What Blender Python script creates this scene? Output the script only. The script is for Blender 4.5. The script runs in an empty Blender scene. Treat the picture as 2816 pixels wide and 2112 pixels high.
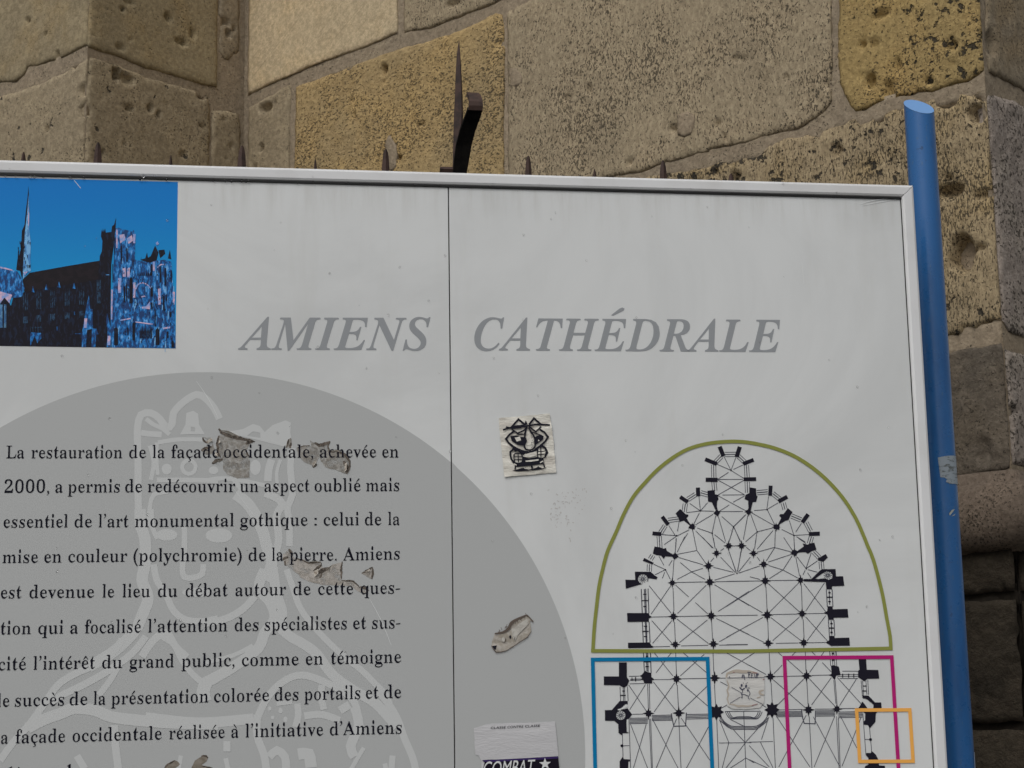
import bpy, bmesh, math, random
import numpy as np
from mathutils import Vector, Matrix, noise
from mathutils.geometry import tessellate_polygon, delaunay_2d_cdt

# ------------------------------------------------------------------ camera, light, exposure
SC = bpy.context.scene
COL = SC.collection
FPX = 5000.0            # focal length in pixels of the 2816 px wide photograph
def nrm(v):
    v = np.array(v, float); return v / np.linalg.norm(v)
_up = nrm([-468, 26956, -5000])
_fw = np.array([0, 0, -1.0])
_yc = nrm(_fw - _fw @ _up * _up)
_xc = np.cross(_yc, _up)
ROT = np.array([_xc, _yc, _up])
CAM = np.array([0, 0, 1.6])
cd = bpy.data.cameras.new('camera'); cam = bpy.data.objects.new('camera', cd); COL.objects.link(cam)
cd.sensor_width = 36; cd.lens = FPX / 2816 * 36; cd.clip_start = 0.05; cd.clip_end = 500
cam.matrix_world = Matrix.Translation(CAM) @ Matrix([list(r) for r in ROT]).to_4x4()
SC.camera = cam

SUN_EL, SUN_AZ = math.radians(50), math.radians(205)   # azimuth clockwise from +Y: behind the camera, a little to its left
wd = bpy.data.worlds.new('World'); SC.world = wd; wd.use_nodes = True
nt = wd.node_tree; bg = nt.nodes['Background']
sky = nt.nodes.new('ShaderNodeTexSky'); sky.sky_type = 'NISHITA'; sky.sun_disc = False
sky.sun_elevation = SUN_EL; sky.sun_rotation = SUN_AZ; sky.air_density = 1.0; sky.dust_density = 4.0; sky.ozone_density = 1.0
hs = nt.nodes.new('ShaderNodeHueSaturation'); hs.inputs['Saturation'].default_value = 0.22
nt.links.new(sky.outputs[0], hs.inputs['Color']); nt.links.new(hs.outputs[0], bg.inputs[0])
bg.inputs[1].default_value = 0.1
sd = bpy.data.lights.new('sun', 'SUN'); sd.energy = 1.0; sd.angle = math.radians(40); sd.color = (1, 0.965, 0.92)
so = bpy.data.objects.new('sun', sd); COL.objects.link(so)
sdir = Vector((math.sin(SUN_AZ) * math.cos(SUN_EL), math.cos(SUN_AZ) * math.cos(SUN_EL), math.sin(SUN_EL)))
so.rotation_euler = sdir.to_track_quat('Z', 'Y').to_euler()
SC.view_settings.view_transform = 'Standard'; SC.view_settings.look = 'None'; SC.view_settings.gamma = 1.0
SC.view_settings.exposure = -0.23

rnd = random.Random(7)
# ------------------------------------------------------------------ helpers
def ray(x, y): return ROT @ np.array([x - 1408.0, -(y - 1056.0), -FPX])
def point(x, y, z): return CAM + ray(x, y) * z / FPX
def hdir(x, y):
    v = ray(x, y); v[2] = 0; return nrm(v)
ZUP = np.array([0, 0, 1.0])
class Face:
    """a vertical plane: local x along U, local y away from the viewer, local z up"""
    def __init__(s, O, U):
        s.O = np.array(O, float); s.O[2] = 0; s.U = nrm(U); s.Y = np.cross(ZUP, s.U)
        s.M = Matrix(((s.U[0], s.Y[0], 0, s.O[0]), (s.U[1], s.Y[1], 0, s.O[1]), (0, 0, 1, 0), (0, 0, 0, 1)))
    def hit(s, x, y):
        r = ray(x, y); t = ((s.O - CAM) @ s.Y) / (r @ s.Y); p = CAM + r * t
        return ((p - s.O) @ s.U, p[2])

def lin(r, g, b, k=1.0):
    f = lambda c: ((c / 255 + 0.055) / 1.055) ** 2.4 if c > 10 else c / 255 / 12.92
    return tuple(min(1, f(c) * k) for c in (r, g, b)) + (1,)
def ink(r, g, b): return lin(r, g, b, 1.95)

def mat(name, col, rough=0.5, metallic=0.0, coat=0.0, spec=0.5):
    m = bpy.data.materials.new(name); m.use_nodes = True; b = m.node_tree.nodes['Principled BSDF']
    b.inputs['Base Color'].default_value = col; b.inputs['Roughness'].default_value = rough
    b.inputs['Metallic'].default_value = metallic; b.inputs['Coat Weight'].default_value = coat
    b.inputs['Specular IOR Level'].default_value = spec
    return m
class NT:
    def __init__(s, m):
        s.t = m.node_tree; s.b = s.t.nodes['Principled BSDF']
    def n(s, typ, ins=None, **kw):
        nd = s.t.nodes.new(typ)
        for k, v in kw.items(): setattr(nd, k, v)
        for k, v in (ins or {}).items():
            if hasattr(v, 'is_output') or isinstance(v, bpy.types.NodeSocket): s.t.links.new(v, nd.inputs[k])
            else: nd.inputs[k].default_value = v
        return nd
    def noise(s, vec, scale, detail=4, rough=0.55, dist=0):
        return s.n('ShaderNodeTexNoise', {'Vector': vec, 'Scale': scale, 'Detail': detail, 'Roughness': rough, 'Distortion': dist}).outputs['Fac']
    def math(s, op, a, b=0.0, clamp=False):
        nd = s.n('ShaderNodeMath', {0: a, 1: b}, operation=op); nd.use_clamp = clamp; return nd.outputs[0]
    def ramp(s, v, a, b, lo=0.0, hi=1.0):
        return s.n('ShaderNodeMapRange', {'Value': v, 'From Min': a, 'From Max': b, 'To Min': lo, 'To Max': hi}, interpolation_type='SMOOTHSTEP').outputs[0]
    def mix(s, f, a, b, mode='MIX'):
        nd = s.t.nodes.new('ShaderNodeMix'); nd.data_type = 'RGBA'; nd.blend_type = mode
        for i, v in ((0, f), (6, a), (7, b)):
            if isinstance(v, bpy.types.NodeSocket): s.t.links.new(v, nd.inputs[i])
            else: nd.inputs[i].default_value = v
        return nd.outputs[2]
    def objvec(s, scale=(1, 1, 1), rot=(0, 0, 0), shift=True):
        tc = s.n('ShaderNodeTexCoord').outputs['Object']
        if shift:
            r = s.n('ShaderNodeObjectInfo').outputs['Random']
            tc = s.n('ShaderNodeVectorMath', {0: tc, 1: s.n('ShaderNodeCombineXYZ', {0: s.math('MULTIPLY', r, 17.0), 1: s.math('MULTIPLY', r, 7.0), 2: s.math('MULTIPLY', r, 29.0)}).outputs[0]}, operation='ADD').outputs[0]
        return s.n('ShaderNodeMapping', {'Vector': tc, 'Scale': scale, 'Rotation': rot}).outputs[0]

def link(name, me, m, parent=None, M=None):
    if m is not None: me.materials.append(m)
    o = bpy.data.objects.new(name, me); COL.objects.link(o)
    if parent is not None: o.parent = parent
    if M is not None: o.matrix_local = M
    return o
def mesh(name, vs, fs, m, parent=None, M=None, smooth=False):
    me = bpy.data.meshes.new(name); me.from_pydata([tuple(v) for v in vs], [], fs); me.update()
    if smooth: me.polygons.foreach_set('use_smooth', [True] * len(me.polygons))
    return link(name, me, m, parent, M)
def thing(name, label, cat, M=None, group=None):
    o = bpy.data.objects.new(name, None); COL.objects.link(o); o.empty_display_size = 0.1
    if M is not None: o.matrix_world = M
    o['label'] = label; o['category'] = cat
    if group: o['group'] = group
    return o
def tag(o, label, cat, group=None):
    o['label'] = label; o['category'] = cat
    if group: o['group'] = group
    return o
def box(x0, x1, y0, y1, z0, z1, bev=0.0):
    bm = bmesh.new(); bmesh.ops.create_cube(bm, size=1.0)
    for v in bm.verts:
        v.co = Vector(((x0 + x1) / 2 + v.co.x * (x1 - x0), (y0 + y1) / 2 + v.co.y * (y1 - y0), (z0 + z1) / 2 + v.co.z * (z1 - z0)))
    if bev: bmesh.ops.bevel(bm, geom=list(bm.edges), offset=bev, segments=2, affect='EDGES')
    return bm
def bmobj(name, bm, m, parent=None, M=None):
    me = bpy.data.meshes.new(name); bm.to_mesh(me); bm.free(); return link(name, me, m, parent, M)

# ------------------------------------------------------------------ where things stand
W = -hdir(-4400, 2100)                       # along the wall faces that look towards us (left to right)
RR = np.cross(ZUP, W)                        # along the returns (left to right, going away)
E3 = point(2713, 242, 3.2); E3[2] = 0        # right-hand buttress corner
F3 = Face(E3, W)
E2 = E3 + W * F3.hit(671, 250)[0]            # inner corner
F2 = Face(E2, RR)
E1 = E2 + RR * F2.hit(240, 150)[0]
F1 = Face(E1, W)
F4 = Face(E3, RR)
PF = Face(point(1238, 1100, 2.5), hdir(34400, 1198))     # front of the sign sheets
U3 = F3.hit(671, 250)[0]; U2 = F2.hit(240, 150)[0]

# ------------------------------------------------------------------ ground
gm = mat('ground_paving', (0.10, 0.098, 0.092, 1), 0.85)
t = NT(gm); v = t.objvec(shift=False)
c = t.mix(t.noise(v, 3.0, 8), (0.075, 0.073, 0.07, 1), (0.14, 0.135, 0.125, 1)); t.t.links.new(c, t.b.inputs['Base Color'])
g = mesh('ground', [(-150, -150, 0), (150, -150, 0), (150, 150, 0), (-150, 150, 0)], [(0, 1, 2, 3)], gm); g['kind'] = 'structure'

# ------------------------------------------------------------------ stone materials
def stone_mat(name, c1, c2, c3=None, spots=0.0, spot_scale=45, spot_col=(0.028, 0.027, 0.024, 1), pits=0.5, pit_scale=240,
              bump=1.0, tool=None, stain=0.25, stain_col=(0.10, 0.085, 0.06, 1), stretch=(1, 1, 1)):
    m = mat(name, c1, 0.92, spec=0.25); t = NT(m)
    v = t.objvec(); vs = t.objvec(scale=stretch)
    big = t.noise(v, 2.6, 5, 0.6, 0.4); mid = t.noise(v, 9, 6, 0.6); fine = t.noise(v, 260, 3, 0.7); gr = t.noise(vs, 95, 6, 0.68)
    col = t.mix(t.ramp(big, 0.28, 0.72), c1, c2)
    if c3: col = t.mix(t.ramp(mid, 0.42, 0.82), col, c3)
    col = t.mix(t.ramp(t.noise(v, 3.3, 7, 0.6), 0.46, 0.80, 0, stain), col, stain_col)
    col = t.mix(t.ramp(gr, 0.35, 0.68), t.mix(1.0, col, (0.78, 0.77, 0.75, 1), 'MULTIPLY'), t.mix(1.0, col, (1.12, 1.12, 1.11, 1), 'MULTIPLY'))
    col = t.mix(0.5, col, t.mix(t.ramp(fine, 0.3, 0.7), (0.82, 0.82, 0.82, 1), (1.12, 1.12, 1.12, 1)), 'MULTIPLY')
    # small dark pits, clustered
    pn = t.math('ADD', t.noise(vs, pit_scale, 3, 0.6, 0.6), t.math('ADD', t.math('MULTIPLY', t.math('SUBTRACT', mid, 0.5), 0.34), t.math('MULTIPLY', t.math('SUBTRACT', t.noise(v, 3.4, 3, .5), 0.5), 0.20)))
    pm = t.ramp(pn, 0.665 - 0.06 * pits, 0.700 - 0.06 * pits)
    col = t.mix(t.math('MULTIPLY', pm, 0.80), col, (0.05, 0.043, 0.032, 1))
    h = t.math('SUBTRACT', t.math('ADD', t.math('MULTIPLY', gr, 0.9), t.math('MULTIPLY', fine, 0.18)), t.math('MULTIPLY', pm, 0.7))
    if spots:
        sn = t.math('ADD', t.noise(v, spot_scale, 4, 0.6, 0.25), t.math('MULTIPLY', t.math('SUBTRACT', big, 0.5), 0.5))
        smk = t.ramp(sn, 0.66 - 0.12 * spots, 0.72 - 0.12 * spots)
        col = t.mix(t.math('MULTIPLY', smk, 0.9), col, spot_col); h = t.math('SUBTRACT', h, t.math('MULTIPLY', smk, 1.2))
    if tool:
        tv = t.objvec(scale=(1, 1, 1), rot=(0, math.radians(tool[0]), 0))
        tv2 = t.n('ShaderNodeMapping', {'Vector': tv, 'Scale': (tool[1], 1, 3.0)}).outputs[0]
        tn = t.noise(tv2, 1.0, 3, 0.6)
        h = t.math('ADD', h, t.math('MULTIPLY', tn, tool[2]))
        col = t.mix(t.ramp(tn, 0.56, 0.72, 0, 0.55 * tool[2]), col, t.mix(1.0, col, (0.55, 0.53, 0.5, 1), 'MULTIPLY'))
    bn = t.n('ShaderNodeBump', {'Height': h, 'Strength': 1.0, 'Distance': 0.0032 * bump})
    t.t.links.new(bn.outputs[0], t.b.inputs['Normal']); t.t.links.new(col, t.b.inputs['Base Color'])
    return m
def S(r, g, b, k=2.15):
    m_ = (r + g + b) / 3; return lin(m_ + (r - m_) * .86, m_ + (g - m_) * .86, m_ + (b - m_) * .86, k)
M_PALE = stone_mat('pale_limestone', S(150, 134, 106), S(144, 130, 104), c3=S(158, 138, 104), pits=-0.6, bump=0.35, tool=(-58, 230, 0.9), stain=0.10)
M_GREY = stone_mat('grey_limestone', S(116, 104, 84), S(106, 96, 80), c3=S(122, 104, 76), pits=0.35, bump=0.9, stain=0.25)
M_LEFT = stone_mat('brown_limestone', S(108, 97, 74, 2.75), S(98, 88, 68, 2.75), c3=S(112, 96, 66, 2.75), pits=0.2, bump=0.7, stain=0.30, tool=(90, 120, 0.25))
M_LEFT2 = stone_mat('speckled_limestone', S(108, 97, 78, 2.75), S(96, 86, 68, 2.75), c3=S(116, 104, 82, 2.75), pits=0.75, bump=0.9, stain=0.25, spots=0.12, spot_scale=30)
M_YEL = stone_mat('yellow_limestone', S(138, 116, 76), S(122, 106, 76), c3=S(148, 122, 76), pits=1.5, pit_scale=220, bump=1.0, stain=0.18, stretch=(0.8, 1, 1.2))
M_GREYB = stone_mat('buff_limestone', S(130, 117, 94), S(121, 109, 88), c3=S(134, 119, 95), pits=1.25, pit_scale=220, bump=1.1, stain=0.14, tool=(14, 14, 0.40), stretch=(1.35, 1, 0.75))
M_OCHRE = stone_mat('ochre_limestone', S(130, 110, 68), S(122, 104, 66), c3=S(142, 116, 68), spots=0.66, spot_scale=52, pits=1.3, bump=1.2, stain=0.25)
M_BUFF2 = stone_mat('pitted_limestone', S(132, 116, 88), S(122, 108, 84), c3=S(132, 112, 76), spots=0.44, spot_scale=60, pits=1.8, pit_scale=230, bump=1.3, stretch=(1.5, 1, 0.55), stain=0.30, tool=(90, 110, 0.4))
M_PINK = stone_mat('rosy_grey_stone', S(124, 114, 106), S(116, 107, 99), c3=S(130, 121, 110), pits=1.6, pit_scale=140, bump=1.8, stain=0.12)
M_DARK = stone_mat('dark_grey_stone', S(84, 76, 66), S(70, 64, 56), c3=S(92, 82, 68), pits=0.5, bump=1.6, stain=0.3, stain_col=(0.03, 0.027, 0.022, 1), tool=(8, 30, 0.5))
M_GRIME_SHADE = stone_mat('grimy_shaded_stone', S(60, 53, 43), S(34, 30, 24), c3=S(66, 57, 46), pits=0.5, bump=3.0, stain=0.5, stain_col=(0.012, 0.011, 0.010, 1), tool=(10, 40, 0.6))  # grime, and the shade low on the wall, both held in this dark tone
M_ROLL = stone_mat('grimy_shaded_roll', S(92, 80, 69), S(76, 67, 58), c3=S(100, 87, 74), pits=0.4, bump=1.2, stain=0.4, stain_col=(0.03, 0.026, 0.022, 1))  # moulding tone also mixes grime with painted shade
M_MORT = stone_mat('mortar', S(118, 105, 87), S(108, 97, 81), c3=S(123, 110, 90), pits=0.45, bump=0.9, stain=0.25, tool=(20, 22, 0.3))
M_MORTD = stone_mat('dark_mortar', S(46, 40, 33), S(34, 30, 25), c3=S(52, 46, 37), pits=0.2, bump=1.0, stain=0.4, stain_col=(0.03, 0.027, 0.02, 1))

# ------------------------------------------------------------------ the wall
wall = thing('stone_wall', 'weathered limestone wall of large blocks stepping back in square corners behind the sign', 'wall', Matrix.Translation(tuple(E3)))
WINV = Matrix.Translation(-Vector(E3))

def fbm(x, z, s, o=0.0, octv=4):
    return noise.fractal(Vector((x * s + o, z * s - o * 0.7, o * 1.3)), 0.9, 2.1, octv)

OUTL = []
LIM = {id(F1): (-9, -.004), id(F2): (U2 + .004, -.004), id(F3): (U3 + .004, -.004), id(F4): (.004, 9)}
def stone(face, pts, m, px=True, res=0.0065, proud=0.0, rough=1.0, edge=1.0, dents=(), holes=4, name='stone', wob=1.0):
    loop = [face.hit(*p) for p in pts] if px else list(pts)
    lo_, hi_ = LIM[id(face)]; loop = [(min(max(p[0], lo_), hi_), p[1]) for p in loop]
    sd_ = rnd.uniform(0, 90)
    # resample and wobble the outline
    B = []
    n = len(loop)
    for i in range(n):
        a = np.array(loop[i]); b = np.array(loop[(i + 1) % n]); L = np.linalg.norm(b - a); k = max(1, int(L / (res * 1.1)))
        d = (b - a) / max(L, 1e-9); nn = np.array([d[1], -d[0]])
        for j in range(k):
            p = a + (b - a) * j / k
            w = (fbm(p[0], p[1], 28, sd_) * 0.0028 + fbm(p[0], p[1], 9, sd_ + 5) * 0.003) * wob
            if min(abs(p[0] - lo_), abs(p[0] - hi_)) < .001: w *= .25
            B.append(p + nn * w)
    B = np.array(B); nb = len(B); OUTL.append((face, B))
    x0, z0 = B.min(0); x1, z1 = B.max(0)
    gx, gz = np.meshgrid(np.arange(x0 + res / 2, x1, res), np.arange(z0 + res / 2, z1, res))
    P = np.c_[gx.ravel(), gz.ravel()]
    P = P + np.random.RandomState(int(sd_ * 100)).uniform(-0.25, 0.25, P.shape) * res
    def segd(P):
        A = B; D = np.roll(B, -1, 0) - B; L2 = (D ** 2).sum(1) + 1e-12
        out = np.full(len(P), 1e9)
        for s in range(0, len(P), 4000):
            q = P[s:s + 4000, None, :] - A[None]
            tt = np.clip((q * D[None]).sum(2) / L2, 0, 1)
            out[s:s + 4000] = np.sqrt(((q - tt[..., None] * D[None]) ** 2).sum(2)).min(1)
        return out
    def inside(P):
        c = np.zeros(len(P), bool)
        for i in range(nb):
            ax, ay = B[i]; bx, by = B[(i + 1) % nb]
            if ay == by: continue
            k = ((ay > P[:, 1]) != (by > P[:, 1])) & (P[:, 0] < (bx - ax) * (P[:, 1] - ay) / (by - ay) + ax); c ^= k
        return c
    d = segd(P); ok = inside(P) & (d > res * 0.45); P = P[ok]; d = d[ok]
    V2 = [Vector(p) for p in B] + [Vector(p) for p in P]
    vs, es, fs, ov, oe, of = delaunay_2d_cdt(V2, [], [list(range(nb))], 1, 1e-7)
    cx, cz = (x0 + x1) / 2, (z0 + z1) / 2
    dn = list(dents) if not px else [face.hit(a, b) + (r, dp) for a, b, r, dp in dents]
    for _ in range(int(holes * 1.6)):
        rr_ = .0035 + .0075 * rnd.random() ** 3; dn.append((rnd.uniform(x0, x1), rnd.uniform(z0, z1), rr_, rr_ * rnd.uniform(.4, .9)))
    dist = dict()
    out = []
    alld = segd(np.array([[p.x, p.y] for p in vs]))
    for p, dd in zip(vs, alld):
        e = math.exp(-dd / 0.0045)
        h = proud - edge * e * (0.0044 + 0.0022 * fbm(p.x, p.y, 22, sd_ + 3))
        h += rough * (0.0014 * fbm(p.x, p.y, 6, sd_ + 9) + 0.0011 * fbm(p.x, p.y, 30, sd_ + 20, 3)) * (1 - .6 * e)
        wx = p.x + .35 * .01 * fbm(p.x, p.y, 90, sd_ + 31, 3); wz = p.y + .35 * .01 * fbm(p.x, p.y, 90, sd_ + 47, 3)
        for (hx, hz, r, dp) in dn:
            q = ((wx - hx) ** 2 * (1 + .8 * math.sin(hx * 900)) + (wz - hz) ** 2 * (1 - .4 * math.sin(hx * 900))) / (r * r)
            if q < 6: h -= 1.7 * dp * math.exp(-q * q * q)
        out.append((p.x - cx, -h, p.y - cz))
    # side walls
    nv = len(out)
    ec = {}
    for f in fs:
        for i in range(len(f)):
            a, b = f[i], f[(i + 1) % len(f)]
            if (b, a) in ec: ec.pop((b, a))
            else: ec[(a, b)] = 1
    back = {}
    faces = [tuple(f) for f in fs]
    for (a, b) in ec:
        for q in (a, b):
            if q not in back:
                back[q] = len(out); L_ = math.hypot(out[q][0], out[q][2]) or 1; out.append((out[q][0] * max(.5, 1 - .03 / L_), 0.05, out[q][2] * max(.5, 1 - .03 / L_)))
        faces.append((b, a, back[a], back[b]))
    # front must look towards -y
    o = mesh(name, out, faces, m, wall, WINV @ face.M @ Matrix.Translation((cx, 0, cz)), smooth=True)
    me = o.data
    if me.polygons[0].normal.y > 0: me.flip_normals()
    return o

ZA, ZB, ZC = 3.158, 2.702, 2.233
Q3 = lambda x: x                                   # readability only
def uv(face, *pts): return [face.hit(*p) for p in pts]
u3 = lambda px_, y: F3.hit(px_, y)[0]
# --- face 3, course above A
stone(F3, [(680, 262), (690, 255), (860, 178), (1000, 130), (1060, 102), (1091, 90), (1090, -260), (682, -120)], M_PALE, holes=0, rough=0.5, edge=0.7, wob=0.5)
stone(F3, [(1107, 90), (1180, 75), (1260, 44), (1330, 22), (1396, -12), (1460, -40), (1460, -260), (1106, -260)], M_GREYB, dents=[(1245, 8, .010, .008)], holes=1)
# --- between A and B
Bv = lambda x: F3.hit(x, 0)[0]
def zpt(face, x, z):                                # pixel column on a face -> (u, z) point
    u = face.hit(x, 300)[0]; return (u, z)
def rect_uv(face, ua, ub, za, zb, m, **k): return stone(face, [(ua, za), (ub, za), (ub, zb), (ua, zb)], m, px=False, **k)
u680, u793, u800, u1378, u1392, u2285, u2310, u2705 = (F3.hit(x, 300)[0] for x in (680, 793, 800, 1379, 1391, 2284, 2308, 2706))
stone(F3, [(u680, ZB + .012), (u793, ZB + .012), (u793 + .003, 3.150), (u680, 3.128)], M_LEFT2, px=False, dents=[F3.hit(728, 296) + (.012, .012), F3.hit(718, 405) + (.010, .010), F3.hit(757, 280) + (.006, .006)], holes=5)
stone(F3, [(u800 + .004, ZB + .012), (u1378, ZB + .012)] + uv(F3, (1382, 130), (1378, 40), (1360, 36), (1290, 72), (1180, 112), (1085, 135), (1020, 160), (930, 195), (870, 215), (812, 238)), M_YEL, px=False,
      dents=[F3.hit(1056, 192) + (.011, .016), F3.hit(1096, 432) + (.006, .012), F3.hit(1156, 340) + (.006, .006)], holes=8)
stone(F3, uv(F3, (1392, 38), (1396, 25), (1470, -5), (1600, -60), (1800, -140), (2100, -270), (2290, -360), (2282, 0), (2286, 240), (2284, 275), (2262, 303), (2240, 322), (2215, 342), (2190, 352),
                (2120, 368), (2090, 378), (2060, 388), (1985, 400), (1950, 410), (1945, 418), (1900, 430), (1830, 446), (1760, 468), (1680, 488)) + [(F3.hit(1560, 500)[0], ZB + .004), (u1392, ZB + .004)], M_GREYB, px=False,
      dents=[F3.hit(1900, 340) + (.006, .014), F3.hit(2045, 158) + (.006, .004), F3.hit(2020, 160) + (.006, .004), F3.hit(1412, 215) + (.008, .007), F3.hit(2163, 212) + (.006, .005),
             F3.hit(1972, 336) + (.006, .006), F3.hit(1730, 448) + (.008, .006), F3.hit(1560, 268) + (.007, .004)], holes=14, wob=1.2)
stone(F3, uv(F3, (2306, -370), (2304, 150), (2306, 225), (2316, 262), (2336, 292), (2350, 304), (2375, 302), (2400, 290), (2440, 274), (2500, 262), (2560, 252), (2600, 240), (2660, 226), (2690, 205), (2704, 192), (2706, 0), (2700, -560)), M_OCHRE, px=False,
      dents=[F3.hit(2392, 224) + (.013, .011), F3.hit(2440, 248) + (.014, .008), F3.hit(2424, 38) + (.009, .008), F3.hit(2370, 125) + (.007, .008), F3.hit(2403, 120) + (.009, .006), F3.hit(2466, 178) + (.010, .007), F3.hit(2552, 222) + (.009, .007)], holes=10, rough=1.6, wob=1.6)
# --- below B
stone(F3, uv(F3, (1695, 520), (1760, 494), (1800, 480), (1860, 468), (1920, 464), (2000, 446), (2080, 430), (2112, 396), (2160, 378), (2215, 364), (2250, 374), (2262, 360), (2300, 344), (2345, 332), (2363, 346), (2385, 338), (2410, 322),
                (2440, 306), (2480, 296), (2520, 292), (2570, 276), (2640, 256), (2668, 262), (2698, 246), (2712, 252)) + [(-.004, ZC + .018), (F3.hit(2640, 900)[0], ZC + .02), (-1.0, ZC + .018), (-1.0, ZB - .03)], M_BUFF2, px=False,
      dents=[F3.hit(2645, 695) + (.026, .024), F3.hit(2625, 712) + (.016, .012), F3.hit(2609, 525) + (.014, .016), F3.hit(2600, 270) + (.018, .014), F3.hit(2682, 312) + (.016, .016), F3.hit(2703, 262) + (.010, .012),
             F3.hit(2700, 535) + (.010, .008), F3.hit(2604, 490) + (.008, .007), F3.hit(2690, 680) + (.008, .007), F3.hit(2018, 486) + (.010, .010), F3.hit(2660, 932) + (.02, .010), F3.hit(2725, 905) + (.016, .012)], holes=14, rough=1.7, wob=2.0)
rect_uv(F3, U3 + .012, -1.012, ZC + .01, ZB - .012, M_YEL, res=.02)
# mortar-filled pipe-like patch marks in the upper blocks
for (fc, pts, mm_) in ((F3, [(1108 - 40, 372), (1076, 372), (1090, 400), (1090, 460), (1075, 474), (1066, 440), (1060, 400)], M_MORT),
                       (F3, [(1862, 318), (1880, 310), (1905, 312), (1910, 335), (1900, 372), (1880, 380), (1862, 372)], M_MORT),
                       (F3, [(1400, 190), (1418, 182), (1432, 200), (1436, 222), (1420, 240), (1404, 238)], M_MORT)):
    stone(fc, pts, mm_, res=.006, proud=.0015, rough=.4, edge=.35, holes=0, name='mortar_patch')
# --- face 3 below C, to the roll moulding
stone(F3, uv(F3, (2560, 985), (2620, 968), (2650, 958), (2752, 942), (2762, 960), (2768, 1050), (2772, 1200), (2774, 1286), (2740, 1300), (2700, 1304), (2640, 1318), (2560, 1330)), M_DARK, px=False, dents=[F3.hit(2700, 1240) + (.02, .006)], holes=3, rough=1.4)
rect_uv(F3, -.86, F3.hit(2545, 1000)[0], 2.0, ZC - .016, M_DARK, res=.02)
rect_uv(F3, U3 + .012, -.88, 2.0, ZC - .016, M_DARK, res=.02)
# --- face 4
stone(F4, uv(F4, (2716, -560), (2716, 0), (2717, 120), (2726, 196), (2738, 202), (2780, 226), (2830, 256), (2900, 300)) + [(.62, 3.60), (.3, 3.62)], M_GREY, px=False, dents=[F4.hit(2730, 120) + (.02, .007)], holes=4, rough=1.3)
stone(F4, [(.006, F4.hit(2728, 262)[1])] + uv(F4, (2745, 262), (2790, 275), (2840, 306)) + [(.60, ZB - .02), (.60, ZC + .012), (.25, ZC + .014), (.03, ZC + .014), (.008, ZC + .03)], M_PINK, px=False, holes=9, rough=2.2)
stone(F4, [(.012, 2.015), (.010, ZC - .016), (.60, ZC - .016), (.60, 2.015)], M_PINK, px=False, holes=4, rough=1.6)
# --- face 2
u333 = F2.hit(333, 100)[0]; u580 = F2.hit(580, 300)[0]; u600 = F2.hit(604, 100)[0]; u662 = F2.hit(662, 100)[0]
stone(F2, uv(F2, (246, -200), (244, 128), (262, 136), (330, 156), (400, 184), (470, 204), (560, 232), (598, 240)) + [(u600 - .004, 3.165 + .02), (u600 - .004, 3.56)], M_LEFT, px=False, dents=[F2.hit(530, 92) + (.009, .007), F2.hit(333, 130) + (.006, .006), F2.hit(336, 25) + (.004, .010)], holes=5, rough=.8)
stone(F2, uv(F2, (607, -200), (607, 40), (606, 140), (618, 160), (632, 165), (650, 155), (662, 140), (663, 30), (662, -200)), M_GREY, px=False, dents=[F2.hit(628, 90) + (.008, .008), F2.hit(645, 82) + (.006, .006)], holes=3, rough=1.4)
stone(F2, uv(F2, (246, 154), (262, 158), (330, 178), (400, 208), (470, 228), (540, 250), (574, 262)) + [(u580, 3.10), (u580, ZB + .01), (U2 + .003, ZB + .01)], M_LEFT2, px=False,
      dents=[F2.hit(322, 203) + (.014, .016), F2.hit(350, 216) + (.014, .009), F2.hit(355, 297) + (.007, .007), F2.hit(413, 297) + (.008, .007), F2.hit(438, 316) + (.006, .007), F2.hit(556, 263) + (.010, .008), F2.hit(560, 349) + (.006, .006), F2.hit(503, 425) + (.006, .005), F2.hit(232, 300) + (.012, .01)], holes=8, rough=1.0)
stone(F2, [(u580 + .006, ZB + .01), (u580 + .006, 3.10), (F2.hit(660, 280)[0], 3.115), (F2.hit(665, 280)[0], 3.07), (F2.hit(666, 280)[0], ZB + .01)], M_LEFT2, px=False, holes=6, rough=1.2)
# --- face 1
stone(F1, uv(F1, (-160, -200), (-160, 268), (0, 226), (40, 224), (62, 206), (74, 185), (110, 176), (180, 152), (225, 128), (238, 124), (240, -200)), M_LEFT, px=False, dents=[F1.hit(76, 56) + (.006, .008), F1.hit(125, 93) + (.006, .008), F1.hit(155, 155) + (.010, .009)], holes=5, rough=1.0)
stone(F1, uv(F1, (-160, 318), (0, 264), (40, 250), (90, 236), (120, 224), (170, 202), (200, 180), (236, 160)) + [(-.003, ZB + .01), (F1.hit(-160, 300)[0], ZB + .01)], M_LEFT2, px=False,
      dents=[F1.hit(234, 300) + (.016, .012), F1.hit(236, 350) + (.012, .010), F1.hit(130, 352) + (.007, .006), F1.hit(225, 250) + (.014, .008), F1.hit(205, 178) + (.010, .008)], holes=10, rough=1.3)
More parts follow.
